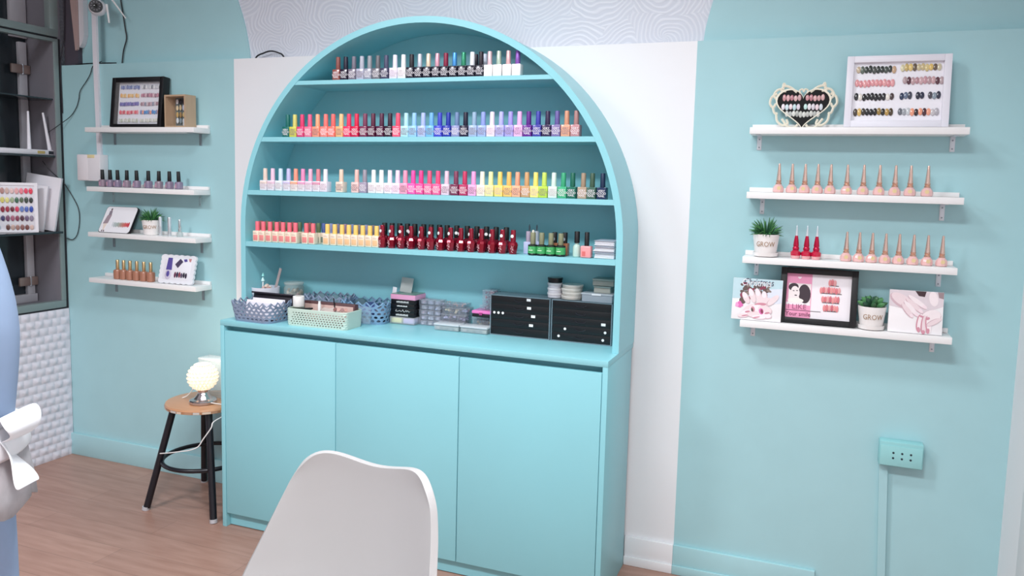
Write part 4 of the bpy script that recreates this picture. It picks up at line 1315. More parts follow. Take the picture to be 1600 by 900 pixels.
side = [
    [(-.020, 0, .112), (-.040, 0, .128), (-.058, 0, .132), (-.066, 0, .118), (-.052, 0, .116)],
    [(-.058, 0, .124), (-.078, 0, .120), (-.088, 0, .104), (-.080, 0, .092)],
    [(-.078, 0, .108), (-.094, 0, .098), (-.098, 0, .078), (-.088, 0, .066), (-.080, 0, .078)],
    [(-.090, 0, .070), (-.084, 0, .050), (-.074, 0, .044)],
    [(-.078, 0, .050), (-.074, 0, .024), (-.058, 0, .010), (-.042, 0, .014), (-.046, 0, .028)],
    [(-.060, 0, .030), (-.040, 0, .004), (-.020, 0, .003), (-.012, 0, .012)],
    [(-.062, 0, .131), (-.060, 0, .140), (-.055, 0, .133)],
]
for c in side:
    p = [(q[0], -.003, q[2]) for q in smooth_path(c, 5)]
    fr.tube(p, .0040, 6)
    fr.tube(mir(p), .0040, 6)
fr.build('scroll_border', CREAM, t)
for r, (z, segs) in enumerate(((.094, ((-.056, ['#c98f94', '#d6a5a8', '#b87c86', '#d9b0b0', '#caa0a4']), (.012, ['#c98f94', '#b87c86', '#d6a5a8', '#c99a9c', '#d2a8a8']))),
                               (.066, ((-.058, ['#e9dfe6', '#cfe0e6', '#ead4da', '#bfd8dc', '#dcd0dc']), (.008, ['#bfe0da', '#e6dfe4', '#d8cfd8', '#e8d2d8', '#cfd4dc']))),
                               (.044, ((-.046, ['#c9c9c4', '#b3b5b2', '#d6d6d0', '#a8aaa6', '#c2c2bc', '#d0d0ca', '#b8b8b4', '#c8c8c2', '#aaaca8', '#cccac4']),)))):
    for x0, cs in segs:
        tips(t, x0, .0112 if len(cs) < 8 else .0102, z, -.0055, len(cs), cs, .0112, .0200)

# --- white frame
t = thing('shadow_box_frame', 'white frame with eight rows of nail tips, top right shelf', 'frame', (1.978, -.05, 1.5287), (radians(-7), 0, 0))
W_, H_ = .282, .2135
frame(t, W_, H_, .0195, .02, mat('#e9e7f0', .4))
MB().box(-W_ / 2 + .018, W_ / 2 - .018, -.008, -.001, .016, H_ - .016).build('backing', mat('#f3f1f8', .5), t)
NR = [
    (-.108, .174, ['#c9b79c', '#5f6a60', '#3c4440', '#2f3634', '#4a4f4c', '#343a38', '#2f3634', '#46504a', '#3a4240', '#c9a98a']),
    (.012, .178, ['#d9d2ae', '#c9b070', '#e3c77e', '#6a5a48', '#d0c29a', '#cbb98a', '#d8c48c', '#e0bf70', '#6d5c4c', '#cfc6a8']),
    (-.110, .133, ['#e39ca0', '#dd9096', '#e6a4a6', '#dc8e96', '#e29ca2', '#e39ca0', '#dd9096', '#e6a4a6', '#dc8e96', '#e4a0a4']),
    (.020, .139, ['#b8a0a4', '#59303c', '#c4a4a8', '#b98f96', '#d0acb0', '#c79aa2', '#b8979c', '#caa4a8', '#5a303c', '#b7a2a6']),
    (-.110, .092, ['#2a2a30', '#e8e2da', '#1c1b22', '#232228', '#1c1b22', '#201f26', '#1c1b22', '#24232a', '#ece6de', '#4a3a3c']),
    (.014, .094, ['#2c3a58', '#6a7890', '#3a3f50', None, '#22263a', '#2a3048', None, '#4c4a54', '#8a98a4', '#2c2f42']),
    (-.110, .047, ['#4a3e34', '#d8b46a', '#3a342c', '#1e1d22', '#18171c', '#1c1b20', '#9a7c3c', '#2a2620', '#b8934c', '#4a3c28']),
    (.012, .046, ['#6c7078', '#a2a6ac', '#c8ccd0', '#f2a284', '#2e2126', '#f2a284', '#4b2630', '#f0a488', '#c9c4c8', '#b2aeb6']),
]
for x0, z, cs in NR:
    tips(t, x0, .0108, z, -.010, 10, cs, .0128, .0225)

# --- pink bottles with pointed rose caps
PINKG = mat('#eebfbc', .12, coat=.6)
ME_PB = MB().lathe([(.0135, 0), (.0165, .002), (.0168, .010), (.0155, .017), (.010, .0245), (.0075, .026)], 10).mesh('body', WHITE, angle=25)
ME_PK = MB().lathe([(.0088, 0), (.0090, .004), (.0068, .006), (.0078, .008), (.0080, .012)], 14).mesh('collar', WHITE)
ME_PC = MB().lathe([(.0078, 0), (.0068, .010), (.0055, .025), (.0035, .050), (.0032, .0515), (.0012, .0525)], 14).mesh('cap', WHITE)
ME_GL2 = MB().lathe([(.0060, 0), (.0062, .001)], 8, axis='y').mesh('gold_print', WHITE)
def pointed(x, z, lab, grp):
    t = thing('pointed_polish_bottle', lab, 'nail polish', (x, -.056, z), (0, 0, rr.uniform(-.2, .2)), grp)
    inst('body', ME_PB, t, m=PINKG)
    inst('collar', ME_PK, t, (0, 0, .0258), m=mat('#dcae98', .25, metal=.7))
    inst('cap', ME_PC, t, (0, 0, .0378), m=ROSE)
    inst('gold_print', ME_GL2, t, (0, -.0156, .0135), m=mat('#ecd2a0', .3, metal=.3))
for i, x in enumerate((1.660, 1.699, 1.737, 1.774, 1.811, 1.858, 1.904, 1.948, 1.991, 2.032, 2.078)):
    pointed(x, 1.3293, 'pink bottle with pointed rose gold cap, %s from left on second right shelf' % ordn(i), 'pink pointed bottles on the second right shelf')
for i, x in enumerate((1.869, 1.905, 1.941, 1.978, 2.015, 2.054, 2.092, 2.131)):
    pointed(x, 1.1258, 'pink bottle with pointed rose gold cap, %s from left on third right shelf' % ordn(i), 'pink pointed bottles on the third right shelf')
ME_QB = MB().lathe([(.0125, 0), (.0138, .006), (.0158, .014), (.0150, .021), (.009, .026), (.0075, .0275)], 12).mesh('body', WHITE, angle=25)
ME_QL = MB().lathe([(.0128, .0002), (.0140, .0058), (.0148, .0092)], 12).mesh('clear_base', WHITE)
ME_QC = MB().lathe([(.0095, 0), (.0098, .006), (.0075, .010), (.0086, .013), (.0068, .030), (.0045, .044)], 14).mesh('cap', WHITE)
ME_QT = MB().lathe([(.0044, 0), (.0026, .018), (.0012, .031), (.0004, .033)], 12).mesh('cap_tip', WHITE)
for i, x in enumerate((1.723, 1.754, 1.783)):
    t = thing('red_pointed_bottle', 'red bottle with silver pointed cap, %s from left beside the GROW pot' % ordn(i), 'nail polish', (x, -.058, 1.1258), group='red pointed bottles')
    inst('body', ME_QB, t, m=mat('#c3123c', .12, coat=.6))
    inst('clear_base', ME_QL, t, m=mat('#e8aeb0', .15))
    inst('cap', ME_QC, t, (0, 0, .0272), m=mat('#c01440', .2, metal=.4))
    inst('cap_tip', ME_QT, t, (0, 0, .0712), m=mat('#dfe4ea', .2, metal=.4))

# --- two canvas hand pictures
def canvas(label, loc, rot, w, h):
    t = thing('canvas_picture', label, 'picture', loc, rot)
    MB().box(-w / 2, w / 2, -.008, .008, 0, h, 0, .001).build('canvas', mat('#f4f0f2', .6), t)
    return t
def blob(mb, cx, cz, rx, rz, ang, mi, y):
    n = 18
    p = []
    for k in range(n):
        a = 2 * pi * k / n
        x, z = rx * cos(a), rz * sin(a)
        p.append((cx + x * cos(ang) - z * sin(ang), y, cz + x * sin(ang) + z * cos(ang)))
    mb.face(p, mi)
Y0 = -.0084
t = canvas('picture of manicured hands with pink flowers at the left end, lowest right shelf', (1.6155, -.072, .9219), (radians(-8), 0, radians(-1)), .152, .132)
mb = MB()
mb.face([(-.0755, Y0, .1315), (.0755, Y0, .1315), (.0755, Y0, .078), (.02, Y0, .070), (-.0755, Y0, .066)], 5)
mb.face([(.020, Y0 - .0001, .100), (.0755, Y0 - .0001, .105), (.0755, Y0 - .0001, .060), (.034, Y0 - .0001, .052)], 7)
for i in range(46):      # dark foliage and flowers behind the fingers
    a = rr.uniform(0, 6.28)
    x, z = -.008 + .046 * rr.uniform(-1, 1), .092 + .019 * rr.uniform(-1, 1) + .006 * cos(a)
    blob(mb, x, z, rr.uniform(.004, .010), rr.uniform(.003, .007), a, 3 if rr.random() < .62 else 4 if rr.random() < .6 else 9, Y0 - .0002 - i * .000004)
blob(mb, -.044, .060, .010, .011, .4, 3, Y0 - .0005)
for i in range(14):
    a = i * 2.4
    blob(mb, -.054 + .008 * cos(a) * (i / 14), .047 + .007 * sin(a) * (i / 14), .006, .005, a, 6 if i % 3 else 10, Y0 - .0006 - i * .00001)
# upper hand: four fingers with pale nails, then the palm
for i, (x, z, ln, an) in enumerate(((-.034, .070, .020, .50), (-.015, .078, .024, .38), (.004, .079, .024, .30), (.022, .074, .021, .10))):
    blob(mb, x + .0012, z - .001, .0092, ln, an, 8, Y0 - .0010 - i * .00005)
    blob(mb, x, z, .0084, ln, an, 0, Y0 - .0012 - i * .00005)
    blob(mb, x - sin(an) * ln * .45, z + cos(an) * ln * .45, .0066, ln * .50, an, 1, Y0 - .0013 - i * .00005)
blob(mb, .022, .056, .030, .015, .45, 0, Y0 - .0016)
blob(mb, .046, .064, .022, .009, .75, 8, Y0 - .00165)
blob(mb, .050, .068, .022, .009, .8, 0, Y0 - .0017)
blob(mb, .012, .052, .018, .005, .1, 2, Y0 - .00175)
# lower hand and petals
for i, (x, z, rx, rz, an) in enumerate(((-.020, .036, .022, .013, .5), (.002, .038, .024, .013, .15), (.026, .036, .022, .014, -.2), (-.030, .022, .018, .010, .3), (-.004, .020, .024, .011, 0), (.028, .020, .020, .010, -.2), (-.040, .013, .016, .006, .1), (.010, .012, .022, .006, 0))):
    blob(mb, x + .001, z - .0015, rx, rz, an, 8, Y0 - .0018 - i * .00005)
    blob(mb, x, z, rx * .95, rz * .9, an, 1 if i % 2 else 0, Y0 - .00182 - i * .00005)
for i, (x, z, rx, rz, c) in enumerate(((-.010, .035, .006, .009, 2), (.016, .030, .007, .010, 6), (.018, .030, .004, .007, 4), (-.012, .033, .0035, .006, 3), (-.034, .013, .010, .002, 2), (.002, .010, .012, .002, 2), (.034, .026, .008, .003, 2), (-.026, .026, .008, .003, 2))):
    blob(mb, x, z, rx, rz, .25, c, Y0 - .0024 - i * .00002)
mb.build('hand_print', [mat(c, .55, noise=.04, scale=90) for c in ('#eddadd', '#f4e9ee', '#d08b9c', '#63504c', '#8c3a52', '#bfdae2', '#df6fb2', '#dfe4f2', '#d9bac2', '#8a7a72', '#f2a2d2')], t, smooth=False)
inst('lettering', text_mesh('Christmas', .030, mat('#f6f4f8', .5), sx=.74, shear=.1), t, (-.004, Y0 - .0018, .118))
inst('lettering_shadow', text_mesh('Christmas', .030, mat('#3d3550', .5), sx=.74, shear=.1), t, (.003, Y0 - .0008, .121))
t = canvas('picture of soft pink hands at the right end, lowest right shelf', (2.0715, -.070, .9219), (radians(-8), 0, 0), .146, .127)
mb = MB()
mb.face([(-.0725, Y0, .1265), (.0725, Y0, .1265), (.0725, Y0, .085), (.02, Y0, .062), (-.0725, Y0, .078)], 0)
mb.face([(-.004, Y0 - .0002, .1265), (.026, Y0 - .0002, .1265), (.022, Y0 - .0002, .110), (.006, Y0 - .0002, .112)], 3)
mb.face([(.056, Y0 - .0002, .1265), (.0725, Y0 - .0002, .1265), (.0725, Y0 - .0002, .107), (.060, Y0 - .0002, .110)], 4)
blob(mb, .046, .106, .012, .022, .2, 5, Y0 - .00025)
# upper hand reaching down from the left: back of hand, four fingers, nails
blob(mb, -.040, .094, .036, .018, -.55, 2, Y0 - .0003)
blob(mb, -.038, .097, .034, .015, -.55, 1, Y0 - .00034)
for i, (x, z, ln, an) in enumerate(((.004, .094, .032, -.62), (-.004, .083, .032, -.72), (-.012, .073, .030, -.82), (-.022, .067, .026, -.90))):
    blob(mb, x - .001, z - .0018, ln, .0078, an, 2, Y0 - .0004 - i * .00008)
    blob(mb, x, z, ln, .0066, an, 5 if i % 2 == 0 else 1, Y0 - .00044 - i * .00008)
    blob(mb, x + cos(an) * ln * .72, z + sin(an) * ln * .72, ln * .22, .0046, an, 7, Y0 - .00047 - i * .00008)
# lower hand rising from the right
blob(mb, .040, .050, .030, .022, .5, 2, Y0 - .0009)
blob(mb, .041, .052, .028, .020, .5, 5, Y0 - .00095)
for i, (x, z, ln, an) in enumerate(((.012, .034, .026, 1.45), (.024, .028, .028, 1.55), (.036, .030, .026, 1.70), (.050, .038, .022, .55))):
    blob(mb, x - .0012, z - .001, ln, .0078, an, 6 if i < 3 else 2, Y0 - .0011 - i * .00006)
    blob(mb, x + .0008, z, ln, .0062, an, 1 if i % 2 else 5, Y0 - .00114 - i * .00006)
for i, (x, z, rx, rz, an) in enumerate(((.010, .012, .0045, .008, .1), (.023, .006, .005, .006, 0), (.035, .010, .0045, .008, -.1), (.033, .047, .006, .004, .4), (.016, .052, .006, .003, -.3))):
    blob(mb, x, z, rx, rz, an, 6, Y0 - .0015 - i * .00002)
mb.build('hand_print', [mat(c, .55, noise=.05, scale=70) for c in ('#ddd0d6', '#ead6da', '#cfb0b9', '#3f262d', '#9a868a', '#f3e6e9', '#cf8f9f', '#f3dfe6')], t, smooth=False)

# --- framed pink poster
t = thing('picture_frame', 'black frame with pink nail poster and portrait, lowest right shelf', 'picture frame', (1.797, -.052, .9219), (radians(-9), 0, radians(-1)))
W_, H_ = .226, .173
frame(t, W_, H_, .0185, .022, mat('#0d0b10', .5), bottom=.0165)
MB().box(-W_ / 2 + .018, W_ / 2 - .018, -.012, -.004, .014, H_ - .016).build('poster', mat('#f4eef3', .5), t)
mb = MB()
yp = -.0125
mb.face([(-.095, yp, .0165), (-.020, yp, .0165), (-.020, yp, .1545), (-.095, yp, .1545)], 0)
mb.face([(-.088, yp - .0002, .064), (-.022, yp - .0002, .064), (-.022, yp - .0002, .124), (-.088, yp - .0002, .124)], 1)
mb.face([(-.093, yp - .0001, .056), (-.022, yp - .0001, .056), (-.022, yp - .0001, .064), (-.093, yp - .0001, .064)], 4)
blob(mb, -.068, .095, .013, .02, .15, 1, yp - .0005)
blob(mb, -.040, .092, .018, .03, .1, 2, yp - .0004)
blob(mb, -.074, .112, .015, .012, .2, 2, yp - .0004)
blob(mb, -.066, .070, .024, .008, 0, 3, yp - .0006)
for x, z, rx, rz in ((-.073, .1, .003, .0013), (-.063, .101, .003, .0013), (-.066, .086, .004, .0018)):
    blob(mb, x, z, rx, rz, 0, 2, yp - .0007)
for z, a, b in ((.124, .030, .058), (.099, .008, .068), (.070, .014, .062), (.044, .018, .058)):
    mb.face([(a, yp - .0004, z - .002), (b, yp - .0004, z - .002), (b, yp - .0004, z), (a, yp - .0004, z)], 2)
mb.face([(-.10, yp - .0006, .0385), (.010, yp - .0006, .0385), (.010, yp - .0006, .0400), (-.10, yp - .0006, .0400)], 2)
mb.build('poster_print', [mat(c, .5) for c in ('#f09cc0', '#f1e6e6', '#3a2a34', '#f7f0ea', '#f7eef2')], t, smooth=False)
GREY_T = mat('#a85f80', .5)
inst('lettering', text_mesh('I LIKE', .022, GREY_T, sx=1.05), t, (-.060, yp - .001, .050))
inst('lettering', text_mesh('Your smile', .0185, mat('#7c3a5a', .5), sx=.92), t, (-.056, yp - .001, .0275))
for z, x0, n in ((.133, .036, 3), (.108, .012, 8), (.079, .018, 7), (.053, .024, 6)):
    tips(t, x0 - .004, .0074, z, yp - .001, n, ['#e88f92', '#d97880', '#e9a3a4', '#cf6a78', '#ea9a98'], .0092, .021)
hm = MB()
hh_ = heart(.006, 20)
hm.prism([(x - .057, z + .137) for x, z in hh_], yp - .0008, yp - .0003)
hm.build('heart_print', mat('#f8dfe9', .5), t)

# ================================================================== OUTLET, CONDUITS, CAMERA, CABLES
t = thing('power_outlet', 'turquoise painted surface outlet box low on the right wall', 'outlet', (2.0655, 0, .4965))
MB().box(-.062, .062, -.040, 0, 0, .078, 0, .004).build('box', mat('#93cdd0', .4), t)
MB().box(-.059, .059, -.043, -.040, .003, .066, 0, .0015).build('cover_plate', mat('#98d2d4', .35), t)
mb = MB()
for i in range(3):
    for j in range(2):
        mb.lathe([(.0034, 0), (.0034, .0006)], 10, axis='y', c=(-.022 + i * .0245, -.0428, .028 + j * .0165))
mb.build('socket_holes', mat('#20323c', .6), t)
mb = MB()
mb.prism([(2.008, .4965), (2.033, .4965), (2.055, .0), (2.032, .0)], -.014, -.0005)
tag(mb.build('cable_conduit', TEAL_WALL, smooth=False), 'turquoise painted cable trunking running down from the outlet', 'conduit')
mb = MB()
mb.prism([(-1.266, 1.415), (-1.242, 1.415), (-1.249, 1.814), (-1.250, 2.70), (-1.276, 2.70), (-1.274, 1.814)], -.011, -.0004)
o = tag(mb.build('cable_conduit', mat('#e9e7ee', .4), smooth=False), 'white cable trunking running down the left wall behind the top shelf', 'conduit')
t = thing('junction_box', 'white junction box at the left end of the second left shelf', 'junction box', (-1.275, 0, 1.297))
MB().box(-.072, .065, -.045, -.0005, 0, .117, 0, .003).build('box', mat('#e6e2e6', .45), t)
MB().box(-.070, -.008, -.047, -.045, .003, .114, 0, .001).build('switch_plate', mat('#eae4e8', .4), t)
MB().box(-.010, .034, -.0462, -.0448, .102, .116, 0, .0003).build('sticker', mat('#e9d9a8', .5), t)
t = thing('security_camera', 'white security camera with round black face high on left wall', 'camera', (-1.188, -.055, 2.044), (0, 0, radians(38)))
t.scale = (.82, .82, .82)
MB().lathe([(.036, -.004), (.042, .01), (.043, .03), (.036, .05), (.02, .06)], 28, axis='y', c=(0, .03, 0)).build('housing', mat('#ebe9ef', .35), t)
MB().lathe([(.031, 0), (.033, .002), (.031, .008)], 28, axis='y', c=(0, -.0285, 0)).build('face_plate', mat('#1b1a22', .25), t)
mb = MB()
mb.lathe([(.011, 0), (.011, .003), (.008, .004)], 18, axis='y', c=(0, -.0365, 0))
for k in range(10):
    a = 2 * pi * k / 10
    mb.lathe([(.0032, 0), (.0026, .002)], 10, axis='y', c=(.021 * cos(a), -.0365, .021 * sin(a)), mi=1)
mb.build('lens', [mat('#07070c', .08), mat('#8a8890', .2)], t)
MB().tube([(.045, .0, .02), (.055, .0, -.075)], [.006, .0045], 8).build('antenna', WHITE_PL, t)
MB().tube([(.06, .03, .06), (.135, .0, -.045)], [.005, .003], 8).build('antenna', WHITE_PL, t)
MB().lathe([(.014, 0), (.012, .1)], 14, c=(-.012, .03, .035)).build('mount', mat('#e4e2e8', .4), t)
CABLE = mat('#17181f', .5)
def cable(label, pts, r=.0022, m=CABLE, name='cable'):
    return tag(MB().tube(smooth_path(pts, 6), r, 6).build(name, m), label, 'cable')
cable('black cable arching up behind the white panel beside the arch', [(-.44, .026, 1.76), (-.419, .03, 1.821), (-.38, .03, 1.838), (-.345, .03, 1.845), (-.31, .03, 1.838), (-.282, .03, 1.822), (-.255, .026, 1.76)], .0032)
cable('thin black cable hanging from trunking to the router', [(-1.255, .02, 1.830), (-1.28, -.004, 1.808), (-1.297, -.006, 1.772), (-1.318, -.006, 1.745), (-1.362, -.006, 1.698), (-1.372, -.006, 1.661), (-1.389, -.006, 1.624), (-1.425, -.008, 1.585), (-1.47, -.03, 1.545), (-1.50, -.06, 1.51)], .0018)
cable('thin black cable looping out of the window below the router', [(-1.53, -.07, 1.38), (-1.50, -.06, 1.34), (-1.468, -.02, 1.285), (-1.435, -.006, 1.228), (-1.397, -.006, 1.171), (-1.391, -.006, 1.113), (-1.406, -.006, 1.053), (-1.435, -.006, 1.025), (-1.472, -.008, 1.027)], .0018)
cable('black cable dangling over the turquoise panel below the camera', [(-1.16, .034, 2.16), (-1.153, .036, 2.092), (-1.143, .036, 2.037), (-1.131, .036, 1.968), (-1.125, .036, 1.926), (-1.145, .036, 1.872), (-1.158, .036, 1.80)], .0028)
cable('dark cable down the dark corner strip beside the window', [(-1.462, .012, 2.3), (-1.466, .012, 2.1), (-1.474, .012, 1.95), (-1.48, -.004, 1.82), (-1.478, -.004, 1.6)], .0022, mat('#2a2630', .6))
cable('short black cable lying on top edge of the left panel', [(-1.40, .008, 1.8175), (-1.34, .004, 1.8185), (-1.28, .004, 1.819), (-1.22, .006, 1.8185), (-1.16, .01, 1.8175)], .0028)

# --- router on the window shelf
t = thing('wifi_router', 'white router with two antennas on the window shelf', 'router', (-1.53, -.19, 1.4065), (0, 0, radians(90)))
# local x runs along world y
MB().box(-.13, .155, -.03, .055, .0, .024, 0, .005).build('body', mat('#e3e1e8', .4), t)
MB().box(.075, .11, -.0312, -.029, .006, .018).build('label_strip', mat('#b9a468', .5), t)
MB().box(.128, .155, -.0315, -.029, .005, .019).build('port_panel', mat('#2a2a32', .4), t)
for x, dx_ in ((.05, .0), (.15, -.03)):
    MB().tube([(x, -.012, .006), (x + dx_ * .1, -.012, .03), (x + dx_ * .6, -.012, .12), (x + dx_, -.012, .19)], [.0085, .0085, .006, .0045], 10).build('antenna', mat('#eceaf2', .35), t)

# --- colour charts leaning on the lower window shelf
d_b = Vector((.50, .866, 0))
def board(name, label, right_bottom, ang, w, h, lean, tips_on, grp):
    t = thing(name, label, 'colour chart' if tips_on else 'board', right_bottom, (radians(-lean), 0, ang), grp)
    MB().box(-w, 0, 0, .012, 0, h, 0, .001).build('board', mat('#e4e1e8', .5), t)
    if tips_on:
        frm = MB()
        frm.box(-w, 0, -.004, 0, 0, .012); frm.box(-w, 0, -.004, 0, h - .012, h); frm.box(-.012, 0, -.004, 0, .012, h - .012); frm.box(-w, -w + .012, -.004, 0, .012, h - .012)
        frm.build('border', mat('#efecf2', .45), t)
        cols = [['#b9908c', '#c9a29a', '#b88a84', '#d8b8b0', '#ecc8c6', '#f0b2b4', '#f28a98', '#ee4a6a', '#e83a58'],
                ['#c9a27a', '#b8b070', '#d8cf72', '#e3dc8c', '#9fb08a', '#3c6b52', '#5a6c52', '#3a4a40', '#2c3230'],
                ['#b8324a', '#c93a58', '#8f2038', '#a82a44', '#6d1c30', '#d83a60', '#6c86c4', '#4f68b8', '#2a4cb0'],
                ['#6a78b8', '#4a4888', '#3a3468', '#7a4868', '#a86078', '#8a3a54', '#54283c', '#6d5a7c', '#8c7f96'],
                ['#8fb8d8', '#a8cbe4', None, '#6a4038', '#c7a79c', '#a87c72', '#8f5c56', '#7a4440', '#d8b9b0']]
        for r in range(5):
            tips(t, -.165, .0175, h - .036 - r * .040, -.004, 9, cols[r], .0155, .026, .0005)
    return t
board('colour_chart', 'white framed chart of coloured nail swatches on the window shelf', (-1.462, -.152, 1.0635), radians(52), .215, .218, 3, True, None)
t = board('blank_board', 'smaller blank white board leaning behind the colour chart', (-1.482, -.118, 1.0635), radians(22), .135, .205, 2, False, 'blank boards on the window shelf')
t.rotation_euler = (radians(-4), radians(6), radians(22))
t = board('blank_board', 'tall blank grey white board leaning nearest the window jamb', (-1.462, -.078, 1.0635), radians(18), .165, .243, 2, False, 'blank boards on the window shelf')
t.rotation_euler = (radians(-3), radians(8), radians(16))

# ================================================================== STOOL, LAMP
t = thing('wooden_stool', 'round wooden stool with black metal legs beside the cabinet', 'stool', (-.505, -.185, 0))
ZS = .428
SEATW = fan_wood('#cf9d78', '#bd8762')
MB().lathe([(.140, ZS - .022), (.149, ZS - .019), (.152, ZS - .008), (.149, ZS - .001), (.145, ZS)], 48).build('seat', SEATW, t)
mb = MB()
for k in range(28):
    a0 = 2 * pi * k / 28
    a1 = a0 + 2 * pi / 28 * rr.uniform(.5, .95)
    n = 4
    for q in range(n):
        b0, b1 = a0 + (a1 - a0) * q / n, a0 + (a1 - a0) * (q + 1) / n
        R_ = .1523
        mb.face([(R_ * cos(b0), R_ * sin(b0), ZS - .0175), (R_ * cos(b1), R_ * sin(b1), ZS - .0175), (R_ * cos(b1), R_ * sin(b1), ZS - .009), (R_ * cos(b0), R_ * sin(b0), ZS - .009)], k % 3)
mb.build('edge_inlay', [mat('#d8c2ae', .5), mat('#b58a6e', .5), mat('#c9c2bc', .5)], t)
LEGM = mat('#15141c', .35)
for a in (226, 319, 136, 46):
    ca, sa = cos(radians(a)), sin(radians(a))
    top = Vector((.118 * ca, .118 * sa, ZS - .022))
    bot = Vector((.222 * ca, .222 * sa, .010))
    l = MB().tube([bot, top], .0135, 12).build('leg', LEGM, t)
    MB().tube([(.2265 * ca, .2265 * sa, .0005), (.2245 * ca, .2245 * sa, .014)], .0145, 12).build('rubber_foot', mat('#b9b7bb', .6), l)
rg = [(.165 * cos(2 * pi * k / 40), .165 * sin(2 * pi * k / 40), .19) for k in range(40)]
MB().tube(rg, .0085, 10, close=True).build('foot_ring', LEGM, t)

LX, LY = -.482, -.222
t = thing('table_lamp', 'lit crystal ball lamp with chrome base on the stool', 'lamp', (LX, LY, ZS + .0004))
CHR = mat('#c9c2c4', .12, metal=.9)
MB().lathe([(.050, 0), (.053, .003), (.053, .011), (.049, .015), (.036, .019), (.024, .033), (.019, .045), (.021, .052), (.026, .056)], 12).build('base', CHR, t, angle=20)
# spiky shade
mb = MB()
NU, NV = 22, 9
RS = .054
for j in range(NV):
    for i in range(NU):
        th0 = .42 + (pi - .42 - .32) * j / NV
        th1 = .42 + (pi - .42 - .32) * (j + 1) / NV
        ph0 = 2 * pi * (i + .5 * (j % 2)) / NU
        ph1 = ph0 + 2 * pi / NU
        def sp(th, ph, r):
            return Vector((r * sin(th) * cos(ph), r * sin(th) * sin(ph), r * .95 * cos(th)))
        q = [mb.bm.verts.new(sp(*a)) for a in ((th0, ph0, RS), (th0, ph1, RS), (th1, ph1, RS), (th1, ph0, RS))]
        tip = mb.bm.verts.new(sp((th0 + th1) / 2, (ph0 + ph1) / 2, RS * 1.15))
        for k in range(4):
            mb.bm.faces.new((q[k], q[(k + 1) % 4], tip))
SHADE = bpy.data.materials.new('glowing_crystal')
SHADE.use_nodes = True
nt = SHADE.node_tree
b = nt.nodes['Principled BSDF']
b.inputs['Base Color'].default_value = lin('#f3dcc6')
b.inputs['Roughness'].default_value = .2
b.inputs['Emission Color'].default_value = (1.0, .80, .58, 1)
lw = nt.nodes.new('ShaderNodeLayerWeight')
lw.inputs['Blend'].default_value = .45
mr = nt.nodes.new('ShaderNodeMapRange')
mr.inputs['To Min'].default_value = .85
mr.inputs['To Max'].default_value = .08
nt.links.new(lw.outputs['Facing'], mr.inputs['Value'])
nt.links.new(mr.outputs[0], b.inputs['Emission Strength'])
mb.build('shade', SHADE, t, (0, 0, .107), smooth=False)
MB().lathe([(.030, 0), (.0315, .001), (.0315, .004), (.030, .005)], 30).build('shade_rim', mat('#f4e6d8', .3), t, (0, 0, .1535))
MB().sphere((0, 0, 0), .024, 0, (1, 1, 1.1)).build('bulb', mat('#fff3df', .4, emit=6.0), t, (0, 0, .107))
pl = bpy.data.lights.new('lamp_glow', 'POINT')
pl.energy = 0.7
pl.color = (1, .86, .7)
pl.shadow_soft_size = .03
po = bpy.data.objects.new('lamp_glow', pl)
COL.objects.link(po)
po.parent = t
po.location = (0, 0, .185)
MB().tube(smooth_path([(-.02, .05, .03), (-.04, .06, .09), (-.075, .05, .058), (-.105, .03, .012), (-.118, .01, .002)], 6), .0022, 6).build('power_cord', mat('#f1eeec', .4), t)
MB().tube(smooth_path([(.05, -.01, .008), (.09, -.005, .006), (.13, -.0, .004), (.1385, -.01, -.02), (.146, -.10, -.03), (.1485, -.118, -.05), (.12, -.13, -.095), (.10, -.135, -.125), (.065, -.14, -.142), (.02, -.14, -.154), (-.04, -.135, -.17), (-.10, -.125, -.185)], 6), .0022, 6).build('power_cord', mat('#f1eeec', .4), t)
t = thing('acrylic_box', 'clear acrylic box standing behind the lamp on the stool', 'box', (-.505, -.118, ZS + .0004))
mb = MB()
w2, d2_, h2 = .068, .03, .152
mb.box(-w2, -w2 + .002, -d2_, d2_, 0, h2); mb.box(w2 - .002, w2, -d2_, d2_, 0, h2)
mb.box(-w2, w2, -d2_, -d2_ + .002, 0, h2); mb.box(-w2, w2, d2_ - .002, d2_, 0, h2); mb.box(-w2, w2, -d2_, d2_, 0, .003)
mb.build('walls', clear('#eaf2f4', .16, .05), t)
MB().box(-w2 - .002, w2 + .002, -d2_ - .002, d2_ + .002, h2, h2 + .008, 0, .002).build('lid', clear('#f2f8fa', .45, .1), t)

# ================================================================== SHELL CHAIR (foreground)
GREY = mat('#b2afaf', .42, noise=.012, scale=8)
FH = Vector((CF.x, CF.y, 0)).normalized()     # away from the viewer
RH = Vector((CR.x, CR.y, 0)).normalized()     # towards image right
front = -FH * cos(radians(25)) - RH * sin(radians(25))
ctop = Vector((1.020, -1.388, 0)) + front * 0.19
ANG = math.atan2(front.y, front.x) - pi / 2
t = thing('shell_chair', 'light grey moulded shell chair in the foreground, cut off by the bottom edge', 'chair', (ctop.x, ctop.y, 0), (0, 0, ANG))
